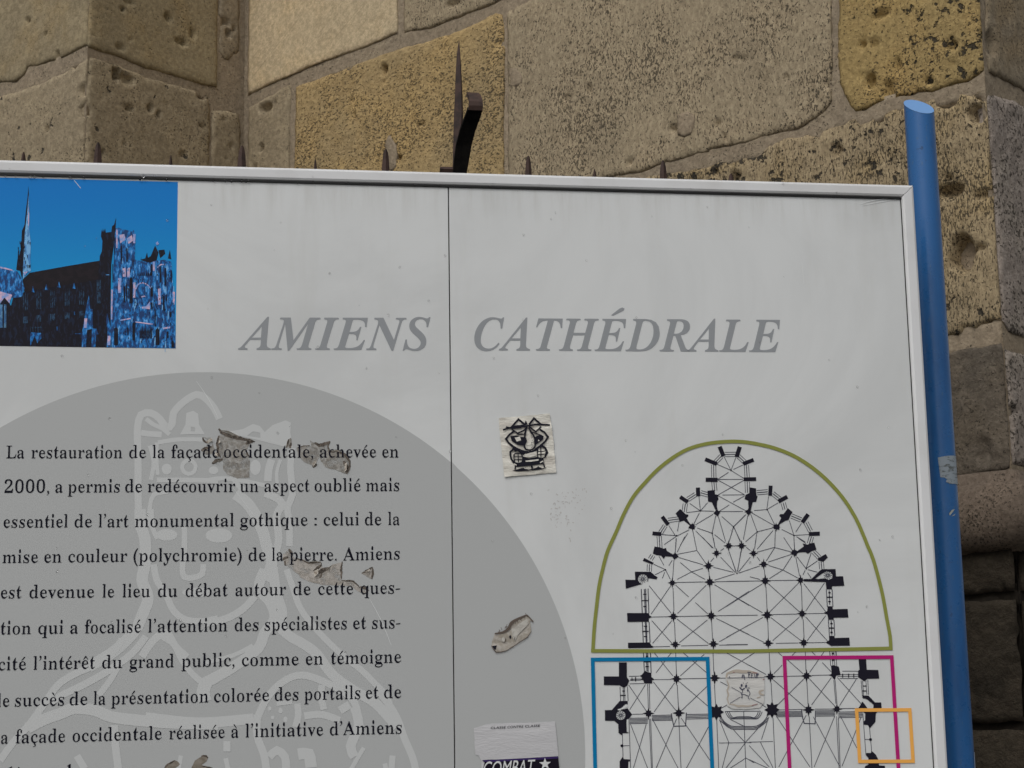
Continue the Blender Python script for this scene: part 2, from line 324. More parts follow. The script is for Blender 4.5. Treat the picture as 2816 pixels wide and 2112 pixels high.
# --- courses hidden by the sign or just outside the picture, down to the ground
for (fc, a, b) in ((F1, -.95, -.004), (F2, U2 + .004, -.012), (F3, U3 + .012, -.004), (F4, .006, .62)):
    lo = 0.0
    rows = [(1.80, 1.868), (1.585, 1.786), (1.36, 1.572), (1.02, 1.348), (.62, 1.008), (.02, .608)]
    if fc in (F1, F2): rows = rows + [(2.0, 2.22), (2.245, 2.69)]
    for ri, (z0_, z1_) in enumerate(rows):
        n = max(1, round((b - a) / .62)); off = 0.0 if ri % 2 else .28
        cuts = [a] + [c for c in (a + off + k * (b - a) / n for k in range(1 if off == 0 else 0, n + 1)) if a + .12 < c < b - .12] + [b]
        for k in range(len(cuts) - 1):
            vis = fc in (F3, F4) and z1_ < 1.9 and z0_ > 1.3 and cuts[k + 1] > -.7
            rect_uv(fc, cuts[k] + .004, cuts[k + 1] - .004, z0_, z1_, M_GRIME_SHADE if z1_ < 1.9 else M_LEFT2,
                    res=.008 if vis else .035, rough=4.2 if z1_ < 1.9 else 1, proud=.010 if z1_ < 1.9 else 0, holes=10 if vis else 0, edge=1.4 if z1_ < 1.9 else 1)
for (fc, a, b, m_) in ((F1, -.95, -.01, M_LEFT), (F2, U2 + .01, -.02, M_LEFT), (F3, U3 + .02, -1.25, M_PALE), (F3, -1.23, -.62, M_GREYB), (F3, -.60, -.01, M_GREYB), (F4, .01, .62, M_GREY)):
    rect_uv(fc, a, b, 3.64, 4.08, m_, res=.035, holes=0)

for ri, (z0_, z1_) in enumerate([(2.0, 2.22), (2.245, 2.69), (2.715, 3.145), (3.17, 3.62), (3.64, 4.08)]):
    a_ = -4.0 + .3 * (ri % 2)
    while a_ < -1.2:
        b_ = min(a_ + rnd.uniform(.55, .85), -.975); rect_uv(F1, a_ + .006, b_ - .006, z0_, z1_, rnd.choice([M_LEFT, M_GREY, M_LEFT2]), res=.03, holes=1); a_ = b_
# mortar bed behind the blocks of every face
def bed(face, ua, ub, z0_, z1_, m, res=.009, dep=.0052, amp=1.0, name='mortar_bed'):
    nx = max(2, int((ub - ua) / res)); nz = max(2, int((z1_ - z0_) / res)); vs = []; fs = []
    PX, PZ = np.meshgrid(ua + (ub - ua) * np.arange(nx + 1) / nx, z0_ + (z1_ - z0_) * np.arange(nz + 1) / nz); deep = np.zeros(PX.shape)
    for (fc_, B) in OUTL:                    # the bed drops away behind each block
        if fc_ is not face: continue
        c_ = B.mean(0); ext = B.max(0) - B.min(0); k_ = 1 - 2 * min(.014, ext.min() * .2) / ext; Q = c_ + (B - c_) * k_
        sel = (PX > Q[:, 0].min()) & (PX < Q[:, 0].max()) & (PZ > Q[:, 1].min()) & (PZ < Q[:, 1].max())
        if not sel.any(): continue
        X, Y = PX[sel], PZ[sel]; ins = np.zeros(len(X), bool)
        for i in range(len(Q)):
            ax_, ay = Q[i]; bx, by = Q[(i + 1) % len(Q)]
            if ay == by: continue
            ins ^= ((ay > Y) != (by > Y)) & (X < (bx - ax_) * (Y - ay) / (by - ay) + ax_)
        dd = deep[sel]; dd[ins] = .03; deep[sel] = dd
    for j in range(nz + 1):
        for i in range(nx + 1):
            x = ua + (ub - ua) * i / nx; z = z0_ + (z1_ - z0_) * j / nz
            h = dep + amp * (.0014 * fbm(x, z, 7, 3) + .0008 * fbm(x, z, 30, 8, 2))
            vs.append((x - ua, h + deep[j, i], z - z0_))
    for j in range(nz):
        for i in range(nx):
            a = j * (nx + 1) + i; fs.append((a, a + 1, a + nx + 2, a + nx + 1))
    return mesh(name, vs, fs, m, wall, WINV @ face.M @ Matrix.Translation((ua, 0, z0_)), smooth=True)
bed(F1, -.97, -.004, 2.6, 3.62, M_MORT); bed(F2, U2 + .004, .03, 2.6, 3.62, M_MORT); bed(F3, U3 - .03, -.004, 2.6, 3.62, M_MORT); bed(F4, .004, .64, 2.6, 3.62, M_MORT)
bed(F1, -4.0, -.97, 0, 6.5, M_MORT, res=.03)
bed(F3, U3 - .03, -.004, 1.98, 2.6, M_MORT); bed(F4, .004, .64, 1.98, 2.6, M_MORT)
for fc, a, b in ((F1, -.97, -.004), (F2, U2 + .004, .03)): bed(fc, a, b, 1.98, 2.6, M_MORT, res=.05)
for fc, a, b in ((F1, -.97, -.004), (F2, U2 + .004, .03), (F3, U3 - .03, -.004), (F4, .004, .64)):
    bed(fc, a, b, 0.0, 1.9, M_MORTD, res=.02, dep=.006, amp=1); bed(fc, a, b, 3.62, 6.5, M_MORT, res=.08, dep=.004)
# roll moulding round the corner
prof = [(0.0, 2.005), (.006, 2.0), (.010, 1.985)]
for k in range(13):
    a = math.radians(80 - k * 14.5); prof.append((.018 + .034 * math.cos(a), 1.927 + .054 * math.sin(a)))
prof += [(.006, 1.872), (.0, 1.866)]
path = []
nseg = 110
for i in range(nseg + 1): path.append((E3 + W * (U3 * (1 - i / nseg)), np.array([*(-F3.Y[:2]), 0]), F3, U3 * (1 - i / nseg), i == nseg))
vs = []; fs = []
c3 = -F3.Y; c4 = -F4.Y
rowsn = []
for i in range(nseg + 1):
    u = U3 * (1 - i / nseg); rowsn.append((E3 + W * u, c3 if i < nseg else c3 + c4, u))
for i in range(1, 40): rowsn.append((E3 + RR * (.64 * i / 39), c4, 10 + i * .016))
for (p, n_, u) in rowsn:
    for (pr, z) in prof:
        w = .0025 * fbm(u, z, 9, 4) + .0015 * fbm(u, z, 40, 6, 2)
        q = p + n_ * (pr + (w if pr > .008 else 0)); vs.append((q[0] - E3[0], q[1] - E3[1], z + w * .4))
npf = len(prof)
for i in range(len(rowsn) - 1):
    for j in range(npf - 1):
        a = i * npf + j; fs.append((a, a + npf, a + npf + 1, a + 1))
o = mesh('roll_moulding', vs, fs, M_ROLL, wall, Matrix.Identity(4), smooth=True)

# ------------------------------------------------------------------ spiked iron railing behind the sign
def iron(name, c1, c2):
    m = mat(name, c1, 0.75); t = NT(m); v = t.objvec()
    c = t.mix(t.ramp(t.noise(v, 60, 6, .6), .4, .65), c1, c2); t.t.links.new(c, t.b.inputs['Base Color'])
    bn = t.n('ShaderNodeBump', {'Height': t.noise(v, 300, 4), 'Strength': .5, 'Distance': .0008}); t.t.links.new(bn.outputs[0], t.b.inputs['Normal'])
    return m
M_RUST = iron('brown_painted_iron', S(64, 45, 38, 1.4), S(44, 31, 27, 1.3))
M_IRON = iron('shaded_dark_iron', (.004, .0035, .0035, 1), (.008, .007, .006, 1)); M_IRON.node_tree.nodes['Principled BSDF'].inputs['Specular IOR Level'].default_value = .1  # dark iron, with the shade on the bar's underside put into its colour
RF = Face(point(1238, 1100, 2.86), PF.U)
RB = RF.M
railing = thing('spiked_railing', 'low brown iron railing with pointed spikes just behind the top of the sign', 'railing', RB)
def spike(px_, tipy, wpx, wide, bend=0.0):
    """a flat bar hammered to a point"""
    u, z = RF.hit(px_, tipy); w = wpx * 2.86 / FPX; d = .005
    vs = []; fs = []
    prof = [(0, w * .08), (-.006, w * .28), (-.014, w * .44), (-.05, w * .5), (-.075, w * .52), (-.12, w * .52), (-z + .0, w * .52)] if not wide else \
           [(0, w * .12), (-.004, w * .26), (-.011, w * .38), (-.022, w * .46), (-.040, w * .54), (-.12, w * .56), (-z, w * .56)]
    for (dz, hw) in prof:
        zz = dz; dd = d * min(1, .35 + hw / w)
        k = bend * dz
        vs += [(-hw + k, 0, zz), (0 + k, -dd, zz), (hw + k, 0, zz), (0 + k, dd, zz)]
    for i in range(len(prof) - 1):
        for j in range(4):
            a = i * 4 + j; b = i * 4 + (j + 1) % 4; fs.append((a, a + 4, b + 4, b))
    fs.append((0, 1, 2, 3))
    return mesh('spike', vs, fs, M_RUST, railing, Matrix.Translation((u, 0, z)))
for (px_, ty, w, wd_) in ((-525, 360, 20, 1), (-330, 398, 13, 0), (-130, 372, 20, 1), (65, 419, 16, 1), (270, 392, 22, 1), (470, 427, 11, 0), (666, 401, 23, 1), (867, 437, 10, 0), (1061, 411, 21, 1),
                         (1453, 429, 19, 1), (1635, 464, 13, 0), (1823, 442, 22, 1), (2010, 478, 22, 1)):
    spike(px_, ty, w, wd_, bend=rnd.uniform(-.02, .02))
uL, uR = RF.hit(-620, 400)[0], RF.hit(2040, 500)[0]
for zz in (2.30, .35): bmobj('rail', box(uL, uR, .006, .020, zz, zz + .028, .002), M_RUST, railing)
# tall central blade
uT, zT = RF.hit(1262, 112)
def blade():
    # narrow faceted blade, outline measured along its height; the right flank faces away and stays dark
    rows = [(112, 1261.5, 1263), (150, 1256, 1266), (200, 1253, 1269), (260, 1251, 1272), (320, 1248, 1274), (400, 1246, 1266), (480, 1244, 1262), (600, 1242, 1262)]
    vs = []; fs = []
    for (y, xa, xb) in rows:
        (ua, z1_), (ub, z2_) = RF.hit(xa, y), RF.hit(xb, y)
        vs += [(ua - uT, 0, z1_ - zT), (ua + (ub - ua) * .8 - uT, -.0025, z1_ - zT), (ub - uT, 0, z1_ - zT), ((ua + ub) / 2 - uT, .006, z1_ - zT)]
    for i in range(len(rows) - 1):
        for j in range(4):
            a = i * 4 + j; b = i * 4 + (j + 1) % 4; fs.append((a, a + 4, b + 4, b))
    fs.append((0, 1, 2, 3)); return vs, fs
vs, fs = blade(); mesh('blade', vs, fs, M_RUST, railing, Matrix.Translation((uT, 0, zT)))
def strap(rows, name, m, thick=.008):
    """flat bar along image rows (y, x left, x right, distance in front of the railing)"""
    vs = []; fs = []
    for k, (y, xa, xb, dy) in enumerate(rows):
        (ua, z1_), (ub, z2_) = RF.hit(xa, y), RF.hit(xb, y)
        s = 1 - dy / 2.86
        ua, ub = ua * s, ub * s; z1_ = 1.6 + (z1_ - 1.6) * s
        a0 = rows[max(0, k - 1)]; a1 = rows[min(len(rows) - 1, k + 1)]
        tz = -(a1[0] - a0[0]) * .00057; ty = -(a1[3] - a0[3]); L = math.hypot(tz, ty) or 1
        ny, nz = tz / L * thick, -ty / L * thick
        vs += [(ua, -dy, z1_), (ub, -dy, z1_), (ub, -dy - ny * -1, z1_ - nz * -1), (ua, -dy - ny * -1, z1_ - nz * -1)]
    for i in range(len(rows) - 1):
        for j in range(4):
            a = i * 4 + j; b = i * 4 + (j + 1) % 4; fs.append((a, b, b + 4, a + 4))
    n = (len(rows) - 1) * 4; fs += [(3, 2, 1, 0), (n, n + 1, n + 2, n + 3)]
    o = mesh(name, vs, fs, m, railing)
    bm = bmesh.new(); bm.from_mesh(o.data); bmesh.ops.recalc_face_normals(bm, faces=bm.faces); bm.to_mesh(o.data); bm.free()
    return o
strap([(560, 1242, 1278, .010), (480, 1243, 1280, .014), (440, 1245, 1286, .020), (400, 1249, 1291, .028), (360, 1257, 1299, .040), (335, 1264, 1306, .050), (315, 1270, 1311, .060), (300, 1274, 1313, .068)], 'stay', M_IRON)
strap([(303, 1274, 1313, .070), (290, 1275.5, 1313.5, .073), (278, 1276, 1313, .073), (268, 1276, 1311, .070), (260, 1275, 1309, .064), (255, 1274, 1306, .055), (254, 1273.5, 1304, .046)], 'stay_end', M_RUST)
strap([(500, 1209, 1244, .006), (476, 1209, 1244, .006), (464, 1209, 1244, .010)], 'bracket', M_IRON); strap([(464, 1209, 1244, .0102), (458, 1209, 1244, .004)], 'bracket_top', M_RUST)

# ------------------------------------------------------------------ the sign
sign = thing('information_sign', 'large white framed cathedral information board with grey disc, French text and floor plan', 'sign', PF.M)
U_L, U_R, Z_T, Z_B = -1.33, 0.6848, 2.3605, 0.55
FR_T, FR_R = .0185, .0195          # frame face widths
M_FRAME = mat('painted_aluminium', ink(176, 177, 178), .5); t = NT(M_FRAME); v = t.objvec()
c = t.mix(t.ramp(t.noise(v, 5, 6, .6), .45, .75), ink(172, 173, 174), ink(160, 160, 159)); t.t.links.new(c, t.b.inputs['Base Color'])
M_SHEET = mat('white_laminate', ink(168, 170, 170), .38); t = NT(M_SHEET); v = t.objvec()
c = t.mix(t.ramp(t.noise(v, 2.2, 6, .6, 1.0), .38, .68), ink(170, 172, 172), ink(160, 162, 162))
c = t.mix(t.ramp(t.noise(t.objvec(scale=(6, 1, .8)), 4, 6, .6), .52, .78, 0, .38), c, ink(157, 158, 156))
zz = t.n('ShaderNodeSeparateXYZ', {0: t.n('ShaderNodeTexCoord').outputs['Object']}).outputs[2]
c = t.mix(t.math('MULTIPLY', t.ramp(zz, 2.27, 2.345), t.ramp(t.noise(t.objvec(scale=(14, 1, 1.5), shift=False), 3, 6, .65), .42, .75, 0, .45)), c, ink(138, 137, 132)); t.t.links.new(c, t.b.inputs['Base Color'])
bn = t.n('ShaderNodeBump', {'Height': t.noise(v, 12, 3), 'Strength': .06, 'Distance': .002}); t.t.links.new(bn.outputs[0], t.b.inputs['Normal'])
M_GAP = mat('gap_black', (.004, .004, .005, 1), .6)
DEP = .004                              # sheets lie this far behind the frame's front
def frame_bar(pts, name):
    """mitred bar: pts = outline (outer then inner) in (u, z); rounded face"""
    (a, b, c_, d) = pts                  # a,b outer edge; c,d inner edge (c next to b)
    vs = []; fs = []
    secs = [(0.0, .030), (0.0, -.0005), (.08, -.0035), (.22, -.0050), (.80, -.0050), (.94, -.0035), (1.0, -.0008), (1.0, .010)]
    for (s, y) in secs:
        for (o_, i_) in ((a, d), (b, c_)):
            vs.append((o_[0] + (i_[0] - o_[0]) * s, y, o_[1] + (i_[1] - o_[1]) * s))
    for k in range(len(secs) - 1): fs.append((2 * k, 2 * k + 1, 2 * k + 3, 2 * k + 2))
    n = len(secs)
    fs.append(tuple(range(0, 2 * n, 2))); fs.append(tuple(range(2 * n - 1, 0, -2)))
    fs.append((1, 0, 2 * n - 2, 2 * n - 1))
    o = mesh(name, vs, fs, M_FRAME, sign)
    bm = bmesh.new(); bm.from_mesh(o.data); bmesh.ops.recalc_face_normals(bm, faces=bm.faces); bm.to_mesh(o.data); bm.free()
    return o
g_ = .0004
frame_bar([(U_L, Z_T), (U_R - g_, Z_T), (U_R - FR_R - g_, Z_T - FR_T), (U_L + FR_R, Z_T - FR_T)], 'frame_bar')
frame_bar([(U_R, Z_T - g_), (U_R, Z_B), (U_R - FR_R, Z_B + FR_T), (U_R - FR_R, Z_T - FR_T - g_)], 'frame_bar')
frame_bar([(U_R, Z_B - g_), (U_L, Z_B - g_), (U_L + FR_R, Z_B + FR_T - g_), (U_R - FR_R, Z_B + FR_T - g_)], 'frame_bar')
frame_bar([(U_L - g_, Z_B), (U_L - g_, Z_T), (U_L + FR_R - g_, Z_T - FR_T), (U_L + FR_R - g_, Z_B + FR_T)], 'frame_bar')
bmobj('seal', box(U_L + .012, U_R - .012, .0065, .012, Z_B + .012, Z_T - .012), M_GAP, sign)
bmobj('back_plate', box(U_L + .012, U_R - .012, .0125, .028, Z_B + .012, Z_T - .012), M_FRAME, sign)
bmobj('gap_shade', box(U_L + FR_R, U_R - FR_R, -.0022, .006, Z_T - FR_T - .0028, Z_T - FR_T - .0003), M_GAP, sign)  # black strip painting the shade in the gap below the top bar
bmobj('gap_shade', box(U_R - FR_R - .0010, U_R - FR_R - .0002, -.0012, .006, Z_B + FR_T, Z_T - FR_T - .003), M_GAP, sign)  # the same painted gap shade, thinner, along the right bar
bmobj('sheet', box(U_L + FR_R + .001, -.0002, 0, .006, Z_B + FR_T + .001, Z_T - FR_T - .0032), M_SHEET, sign)
bmobj('sheet', box(.0016, U_R - FR_R - .0012, 0, .006, Z_B + FR_T + .001, Z_T - FR_T - .0032), M_SHEET, sign)

# ---- flat print, laid in thin layers on the sheets
class Layer:
    def __init__(s, name, m, off, step=5e-6):
        s.name, s.m, s.off, s.step = name, m, off, step; s.v = []; s.f = []; s.k = 0
    def uvpoly(s, loops):
        L = [[Vector((p[0], p[1], 0)) for p in lp] for lp in loops]
        tri = tessellate_polygon(L); b = len(s.v); y = -(s.off + (s.k % 50) * s.step); s.k += 1
        for lp in loops: s.v += [(p[0], y, p[1]) for p in lp]
        flat = [p for lp in loops for p in lp]
        for (i, j, k) in tri:
            p, q, r = flat[i], flat[j], flat[k]
            if (q[0] - p[0]) * (r[1] - p[1]) - (q[1] - p[1]) * (r[0] - p[0]) < 0: j, k = k, j
            s.f.append((b + i, b + j, b + k))
    def poly(s, pts, *holes): s.uvpoly([[PF.hit(*p) for p in lp] for lp in (pts,) + holes])
    def ell(s, x, y, rx, ry, n=18, rot=0):
        c, d = math.cos(rot), math.sin(rot)
        s.poly([(x + rx * math.cos(a) * c - ry * math.sin(a) * d, y + rx * math.cos(a) * d + ry * math.sin(a) * c) for a in (2 * math.pi * i / n for i in range(n))])
    def ring(s, x, y, r0, r1, n=24):
        f = lambda r: [(x + r * math.cos(2 * math.pi * i / n), y + r * math.sin(2 * math.pi * i / n)) for i in range(n)]
        s.poly(f(r1), f(r0))
    def line(s, pts, w, smooth=False, closed=False, taper=False):
        P = [np.array(p, float) for p in pts]
        if smooth and len(P) > 2:
            Q = []
            n = len(P)
            for i in range(n - 1):
                p0, p1, p2, p3 = P[max(0, i - 1)], P[i], P[i + 1], P[min(n - 1, i + 2)]
                k = max(2, int(np.linalg.norm(p2 - p1) / 12))
                for j in range(k):
                    t_ = j / k; Q.append(.5 * ((2 * p1) + (-p0 + p2) * t_ + (2 * p0 - 5 * p1 + 4 * p2 - p3) * t_ ** 2 + (-p0 + 3 * p1 - 3 * p2 + p3) * t_ ** 3))
            Q.append(P[-1]); P = Q
        n = len(P); b = len(s.v); y = -(s.off + (s.k % 50) * s.step); s.k += 1
        for i in range(n):
            a = P[(i - 1) % n] if (i > 0 or closed) else None; c = P[(i + 1) % n] if (i < n - 1 or closed) else None
            d1 = (P[i] - a) if a is not None else (c - P[i]); d2 = (c - P[i]) if c is not None else d1
            d1 = d1 / (np.linalg.norm(d1) + 1e-9); d2 = d2 / (np.linalg.norm(d2) + 1e-9)
            n1 = np.array([-d1[1], d1[0]]); n2 = np.array([-d2[1], d2[0]]); m_ = n1 + n2; L = np.linalg.norm(m_)
            m_ = n1 if L < .3 else m_ / L; k = 1 / max(.45, m_ @ n1)
            hw = w / 2 * k
            if taper: hw *= .35 + .65 * math.sin(math.pi * min(1, (i + .5) / n))
            for sg in (-1, 1):
                q = PF.hit(*(P[i] + m_ * hw * sg)); s.v.append((q[0], y, q[1]))
        for i in range(n if closed else n - 1):
            a = b + 2 * i; c = b + 2 * ((i + 1) % n); s.f.append((a, c, c + 1, a + 1))
    def build(s, parent=None, stuff=False):
        o = mesh(s.name, s.v, s.f, s.m, parent or sign); me = o.data
        # all print faces the reader
        bm = bmesh.new(); bm.from_mesh(me)
        for f in bm.faces:
            if f.normal.y > 0: f.normal_flip()
        bm.to_mesh(me); bm.free()
        if stuff: o['kind'] = 'stuff'
        return o
    def build_pieces(s, parent):
        """every separate shape of the layer becomes an object of its own"""
        par = list(range(len(s.v)))
        def find(a):
            while par[a] != a: par[a] = par[par[a]]; a = par[a]
            return a
        for f in s.f:
            for q in f[1:]: par[find(q)] = find(f[0])
        grp = {}
        for f in s.f: grp.setdefault(find(f[0]), []).append(f)
        for fs in grp.values():
            idx = sorted({i for f in fs for i in f}); mp = {i: k for k, i in enumerate(idx)}; c = np.mean([s.v[i] for i in idx], 0)
            P_ = Layer(s.name, s.m, s.off); P_.v = [tuple(np.array(s.v[i]) - c) for i in idx]; P_.f = [tuple(mp[i] for i in f) for f in fs]
            o = P_.build(parent); o.location = c
def cv(ox, oy, s): return lambda *p: [(ox + x / s, oy + y / s) for x, y in p]
pm = lambda name, r, g, b, rough=.38: mat(name, ink(r, g, b), rough, spec=.5 if min(r, g, b) > 110 else .12)

# ---- the grey disc (true circle of 0.506 m radius), split at the seam
DC, DR = (-.3292, 1.5646), .5062
for (a, b) in ((-9, -.0002), (.0016, 9)):
    L = Layer('disc_print', pm('grey_print', 140, 142, 142), .00015)
    pts = []
    for i in range(241):
        th = math.radians(i * 1.5); x = DC[0] + DR * math.cos(th); z = DC[1] + DR * math.sin(th)
        pts.append((min(max(x, a), b), z))
    q = [pts[0]]
    for p in pts[1:]:
        if abs(p[0] - q[-1][0]) + abs(p[1] - q[-1][1]) > 1e-7: q.append(p)
    if abs(q[0][0] - q[-1][0]) + abs(q[0][1] - q[-1][1]) < 1e-7: q.pop()
    # keep only the two seam ends of runs lying on the cut
    q2 = []
    for i, p in enumerate(q):
        pr, nx = q[i - 1], q[(i + 1) % len(q)]
        if (p[0] in (a, b)) and pr[0] == p[0] and nx[0] == p[0]: continue
        q2.append(p)
    L.uvpoly([q2]); L.build()

# ---- pale line drawing of a crowned head on the disc
Lc, Mc, Nc, Oc, Qc, Sc = cv(0, 1000, 3.687), cv(560, 1150, 3.687), cv(0, 1400, 3.687), cv(560, 1550, 3.687), cv(0, 1750, 3.687), cv(400, 1850, 2.765)
D = Layer('head_drawing', pm('pale_grey_print', 155, 157, 157), .0003, 3e-6)
for c, w in ((Lc((1395, 800), (1395, 640), (1430, 520), (1530, 500), (1620, 560), (1690, 650), (1745, 610), (1760, 500), (1860, 390), (1990, 315), (2080, 350), (2170, 450), (2225, 560)), 15),
             (Lc((1430, 700), (1500, 710), (1640, 720)), 12), (Lc((1480, 560), (1560, 620), (1650, 660), (1720, 720)), 9),
             (Lc((1600, 800), (1800, 770), (2050, 770)), 9), (Lc((1395, 780), (1400, 1000), (1400, 1300), (1410, 1659)), 15), (Lc((1520, 830), (1560, 1000), (1530, 1180)), 9),
             (Lc((1590, 800), (1590, 1000), (1600, 1130)), 8), (Lc((1590, 1180), (1800, 1180), (2100, 1185), (2212, 1190)), 10), (Lc((1500, 1659), (1520, 1450), (1560, 1330), (1700, 1300)), 9),
             (Nc((1420, 0), (1430, 180), (1470, 300), (1470, 560), (1440, 720), (1500, 900), (1440, 1080), (1370, 1230), (1230, 1380), (1090, 1490), (900, 1600)), 24),
             (Nc((1535, 0), (1550, 200), (1600, 300)), 10), (Nc((1560, 560), (1590, 720), (1680, 860), (1760, 1030), (1880, 1120), (2050, 1140), (2212, 1110)), 14),
             (Nc((1870, 180), (1870, 400), (1850, 600), (1870, 690), (1960, 695), (2050, 660), (2060, 560)), 12), (Nc((1700, 1250), (1600, 1290), (1500, 1400), (1440, 1500)), 16),
             (Nc((1700, 1240), (1790, 1400), (1900, 1500)), 14),
             (Mc((0, 640), (180, 610), (420, 640), (700, 700)), 9), (Mc((320, 770), (440, 860), (540, 1010), (600, 1150), (640, 1300), (690, 1480), (620, 1640)), 24), (Mc((620, 760), (720, 800), (800, 870), (740, 990), (760, 1250), (690, 1450)), 16),
             (Mc((900, 300), (880, 500), (900, 780), (850, 900), (870, 1080), (870, 1300)), 14), (Mc((780, 420), (740, 560), (760, 760)), 7), (Mc((690, 420), (660, 520), (650, 640)), 16), (Mc((290, 560), (330, 660), (420, 740)), 12),
             (Oc((520, 330), (400, 460), (220, 560), (0, 610)), 15), (Oc((620, 60), (560, 250), (680, 400), (720, 560), (620, 700), (560, 850), (400, 980), (200, 1110), (0, 1210)), 22), (Oc((500, 830), (300, 930), (0, 1010)), 9),
             (Oc((700, 40), (740, 300), (800, 500), (780, 640), (880, 740), (1020, 820), (1150, 920), (1300, 1120), (1500, 1270), (1720, 1400), (1860, 1540), (1960, 1659)), 21),
             (Oc((840, 60), (900, 230), (980, 450), (1120, 640), (1250, 780), (1420, 940), (1600, 1080), (1740, 1220), (1860, 1350), (1900, 1500)), 13),
             (Oc((520, 1659), (580, 1480), (700, 1290), (850, 1170), (1000, 1130), (1180, 1180), (1400, 1290), (1530, 1410), (1590, 1659)), 15),
             (Oc((1200, 1230), (1190, 1350), (1220, 1480)), 14), (Oc((950, 1420), (960, 1540), (930, 1659)), 14), (Oc((1020, 1545), (1200, 1530), (1380, 1590)), 15), (Oc((1380, 1490), (1480, 1430)), 17), (Oc((740, 1420), (900, 1400)), 10),
             (Qc((1240, 30), (1140, 170), (960, 290), (750, 385), (600, 480), (520, 580), (430, 710), (300, 890), (130, 1080), (0, 1260)), 15), (Qc((1480, 0), (1330, 180), (1080, 360), (830, 500), (620, 600), (500, 680)), 15),
             (Qc((1210, 280), (1120, 440), (1000, 600)), 13), (Qc((1640, 0), (1760, 80), (1850, 250), (1960, 390), (2090, 480), (2212, 430)), 13), (Qc((2090, 470), (2060, 560), (2080, 660)), 27),
             (Qc((280, 930), (430, 850), (620, 780), (760, 730), (960, 750), (1150, 820), (1500, 860), (1800, 880), (2212, 890)), 24), (Qc((1160, 900), (1170, 1100), (1200, 1345)), 16), (Qc((780, 1210), (860, 1345)), 15),
             (Sc((850, 320), (850, 480), (900, 620), (920, 740)), 16), (Sc((620, 520), (620, 600)), 15), (Sc((610, 650), (630, 740)), 10), (Sc((940, 640), (1000, 590), (1060, 640), (1070, 740)), 17), (Sc((1160, 620), (1240, 620), (1260, 720)), 24),
             (Sc((1590, 260), (1620, 400), (1560, 560), (1590, 640)), 20), (Sc((1660, 570), (1560, 740)), 9), (Sc((1880, 630), (1870, 740)), 13), (Sc((1820, 690), (1830, 740)), 10), (Sc((270, 630), (250, 740)), 9),
             (Sc((1760, 130), (1850, 240), (1920, 360), (1970, 500), (2030, 640), (2055, 740)), 15), (Sc((0, 340), (400, 380), (820, 350)), 22)):
    D.line(c, w * 1.32, smooth=True)
for fn, x, y, rx, ry in ((Nc, 1690, 262, 30, 16), (Nc, 2000, 845, 42, 13), (Mc, 155, 1190, 37, 20), (Lc, 1690, 1070, 14, 15), (Lc, 2160, 1080, 10, 9), (Mc, 100, 530, 13, 11), (Mc, 525, 500, 15, 21), (Mc, 380, 560, 12, 12),
                         (Oc, 670, 1470, 5, 6), (Oc, 780, 1490, 6, 8), (Oc, 700, 1560, 5, 5), (Oc, 830, 1580, 6, 8)):
    (q,) = fn((x, y)); D.ell(q[0], q[1], rx, ry)
(q,) = Lc((1915, 1050)); D.ring(q[0], q[1], 13, 24)
D.poly(Mc((180, 150), (290, 130), (400, 110), (500, 58), (570, 80), (620, 140), (700, 70), (830, 22), (885, 45), (880, 150), (905, 300), (800, 285), (560, 225), (330, 170)), Mc((440, 180), (500, 135), (575, 150), (575, 200)), Mc((735, 150), (750, 135), (770, 155), (755, 175)))
D.poly(Lc((1890, 500), (1960, 478), (2010, 510), (2020, 620), (2075, 715), (1825, 720), (1880, 620)), Lc((1935, 640), (1980, 650), (1975, 690), (1935, 685)))
D.build(stuff=True)

# ---- cathedral picture
Z1 = cv(0, 440, 3.142)
msky = mat('blue_sky_print', ink(16, 105, 170), .5, spec=.25); t = NT(msky)
tc = t.n('ShaderNodeSeparateXYZ', {0: t.n('ShaderNodeTexCoord').outputs['Object']}).outputs[2]
c = t.mix(t.ramp(tc, 2.12, 2.34), ink(14, 124, 172), ink(0, 96, 164)); c = t.mix(t.ramp(t.noise(t.objvec(), 400, 2), .3, .7, 0, .12), c, ink(24, 112, 158)); t.t.links.new(c, t.b.inputs['Base Color'])
L = Layer('sky_print', msky, .00015); L.poly(Z1((-360, 142), (1537, 190), (1517, 1629), (-360, 1600))); PIC = L.build(); PIC.name = 'cathedral_picture'
def photo_ink(name, stops, sx=220, sz=70, rough=.5):
    """grain of a coarse printed photograph: several inks broken up by upright streaks"""
    m = mat(name, ink(*stops[0]), rough, spec=.25); t = NT(m); v = t.objvec(scale=(sx, 1, sz), shift=False)
    n_ = t.noise(v, 1.0, 5, .62, .3); col = ink(*stops[0])
    for k, c_ in enumerate(stops[1:]):
        col = t.mix(t.ramp(n_, .47 + k * .07, .50 + k * .07), col, ink(*c_))
    t.t.links.new(col, t.b.inputs['Base Color']); return m
mdk = photo_ink('night_blue_print', [(10, 9, 20), (12, 11, 24), (16, 24, 42)], 260, 90)
mro = photo_ink('dark_roof_print', [(22, 16, 22), (16, 12, 18)], 100, 100)
mbl = photo_ink('bright_blue_print', [(22, 50, 92), (20, 84, 142), (40, 108, 166), (92, 140, 186)], 240, 90)
mpk = photo_ink('pink_stone_print', [(110, 130, 176), (150, 138, 166), (168, 146, 166)], 160, 120); mlb = photo_ink('light_blue_print', [(60, 110, 160), (96, 146, 186)], 200, 90)
mwd = photo_ink('window_blue_print', [(14, 20, 34), (26, 46, 68), (34, 60, 84)], 400, 150)
L = Layer('building_print', mdk, .0003)
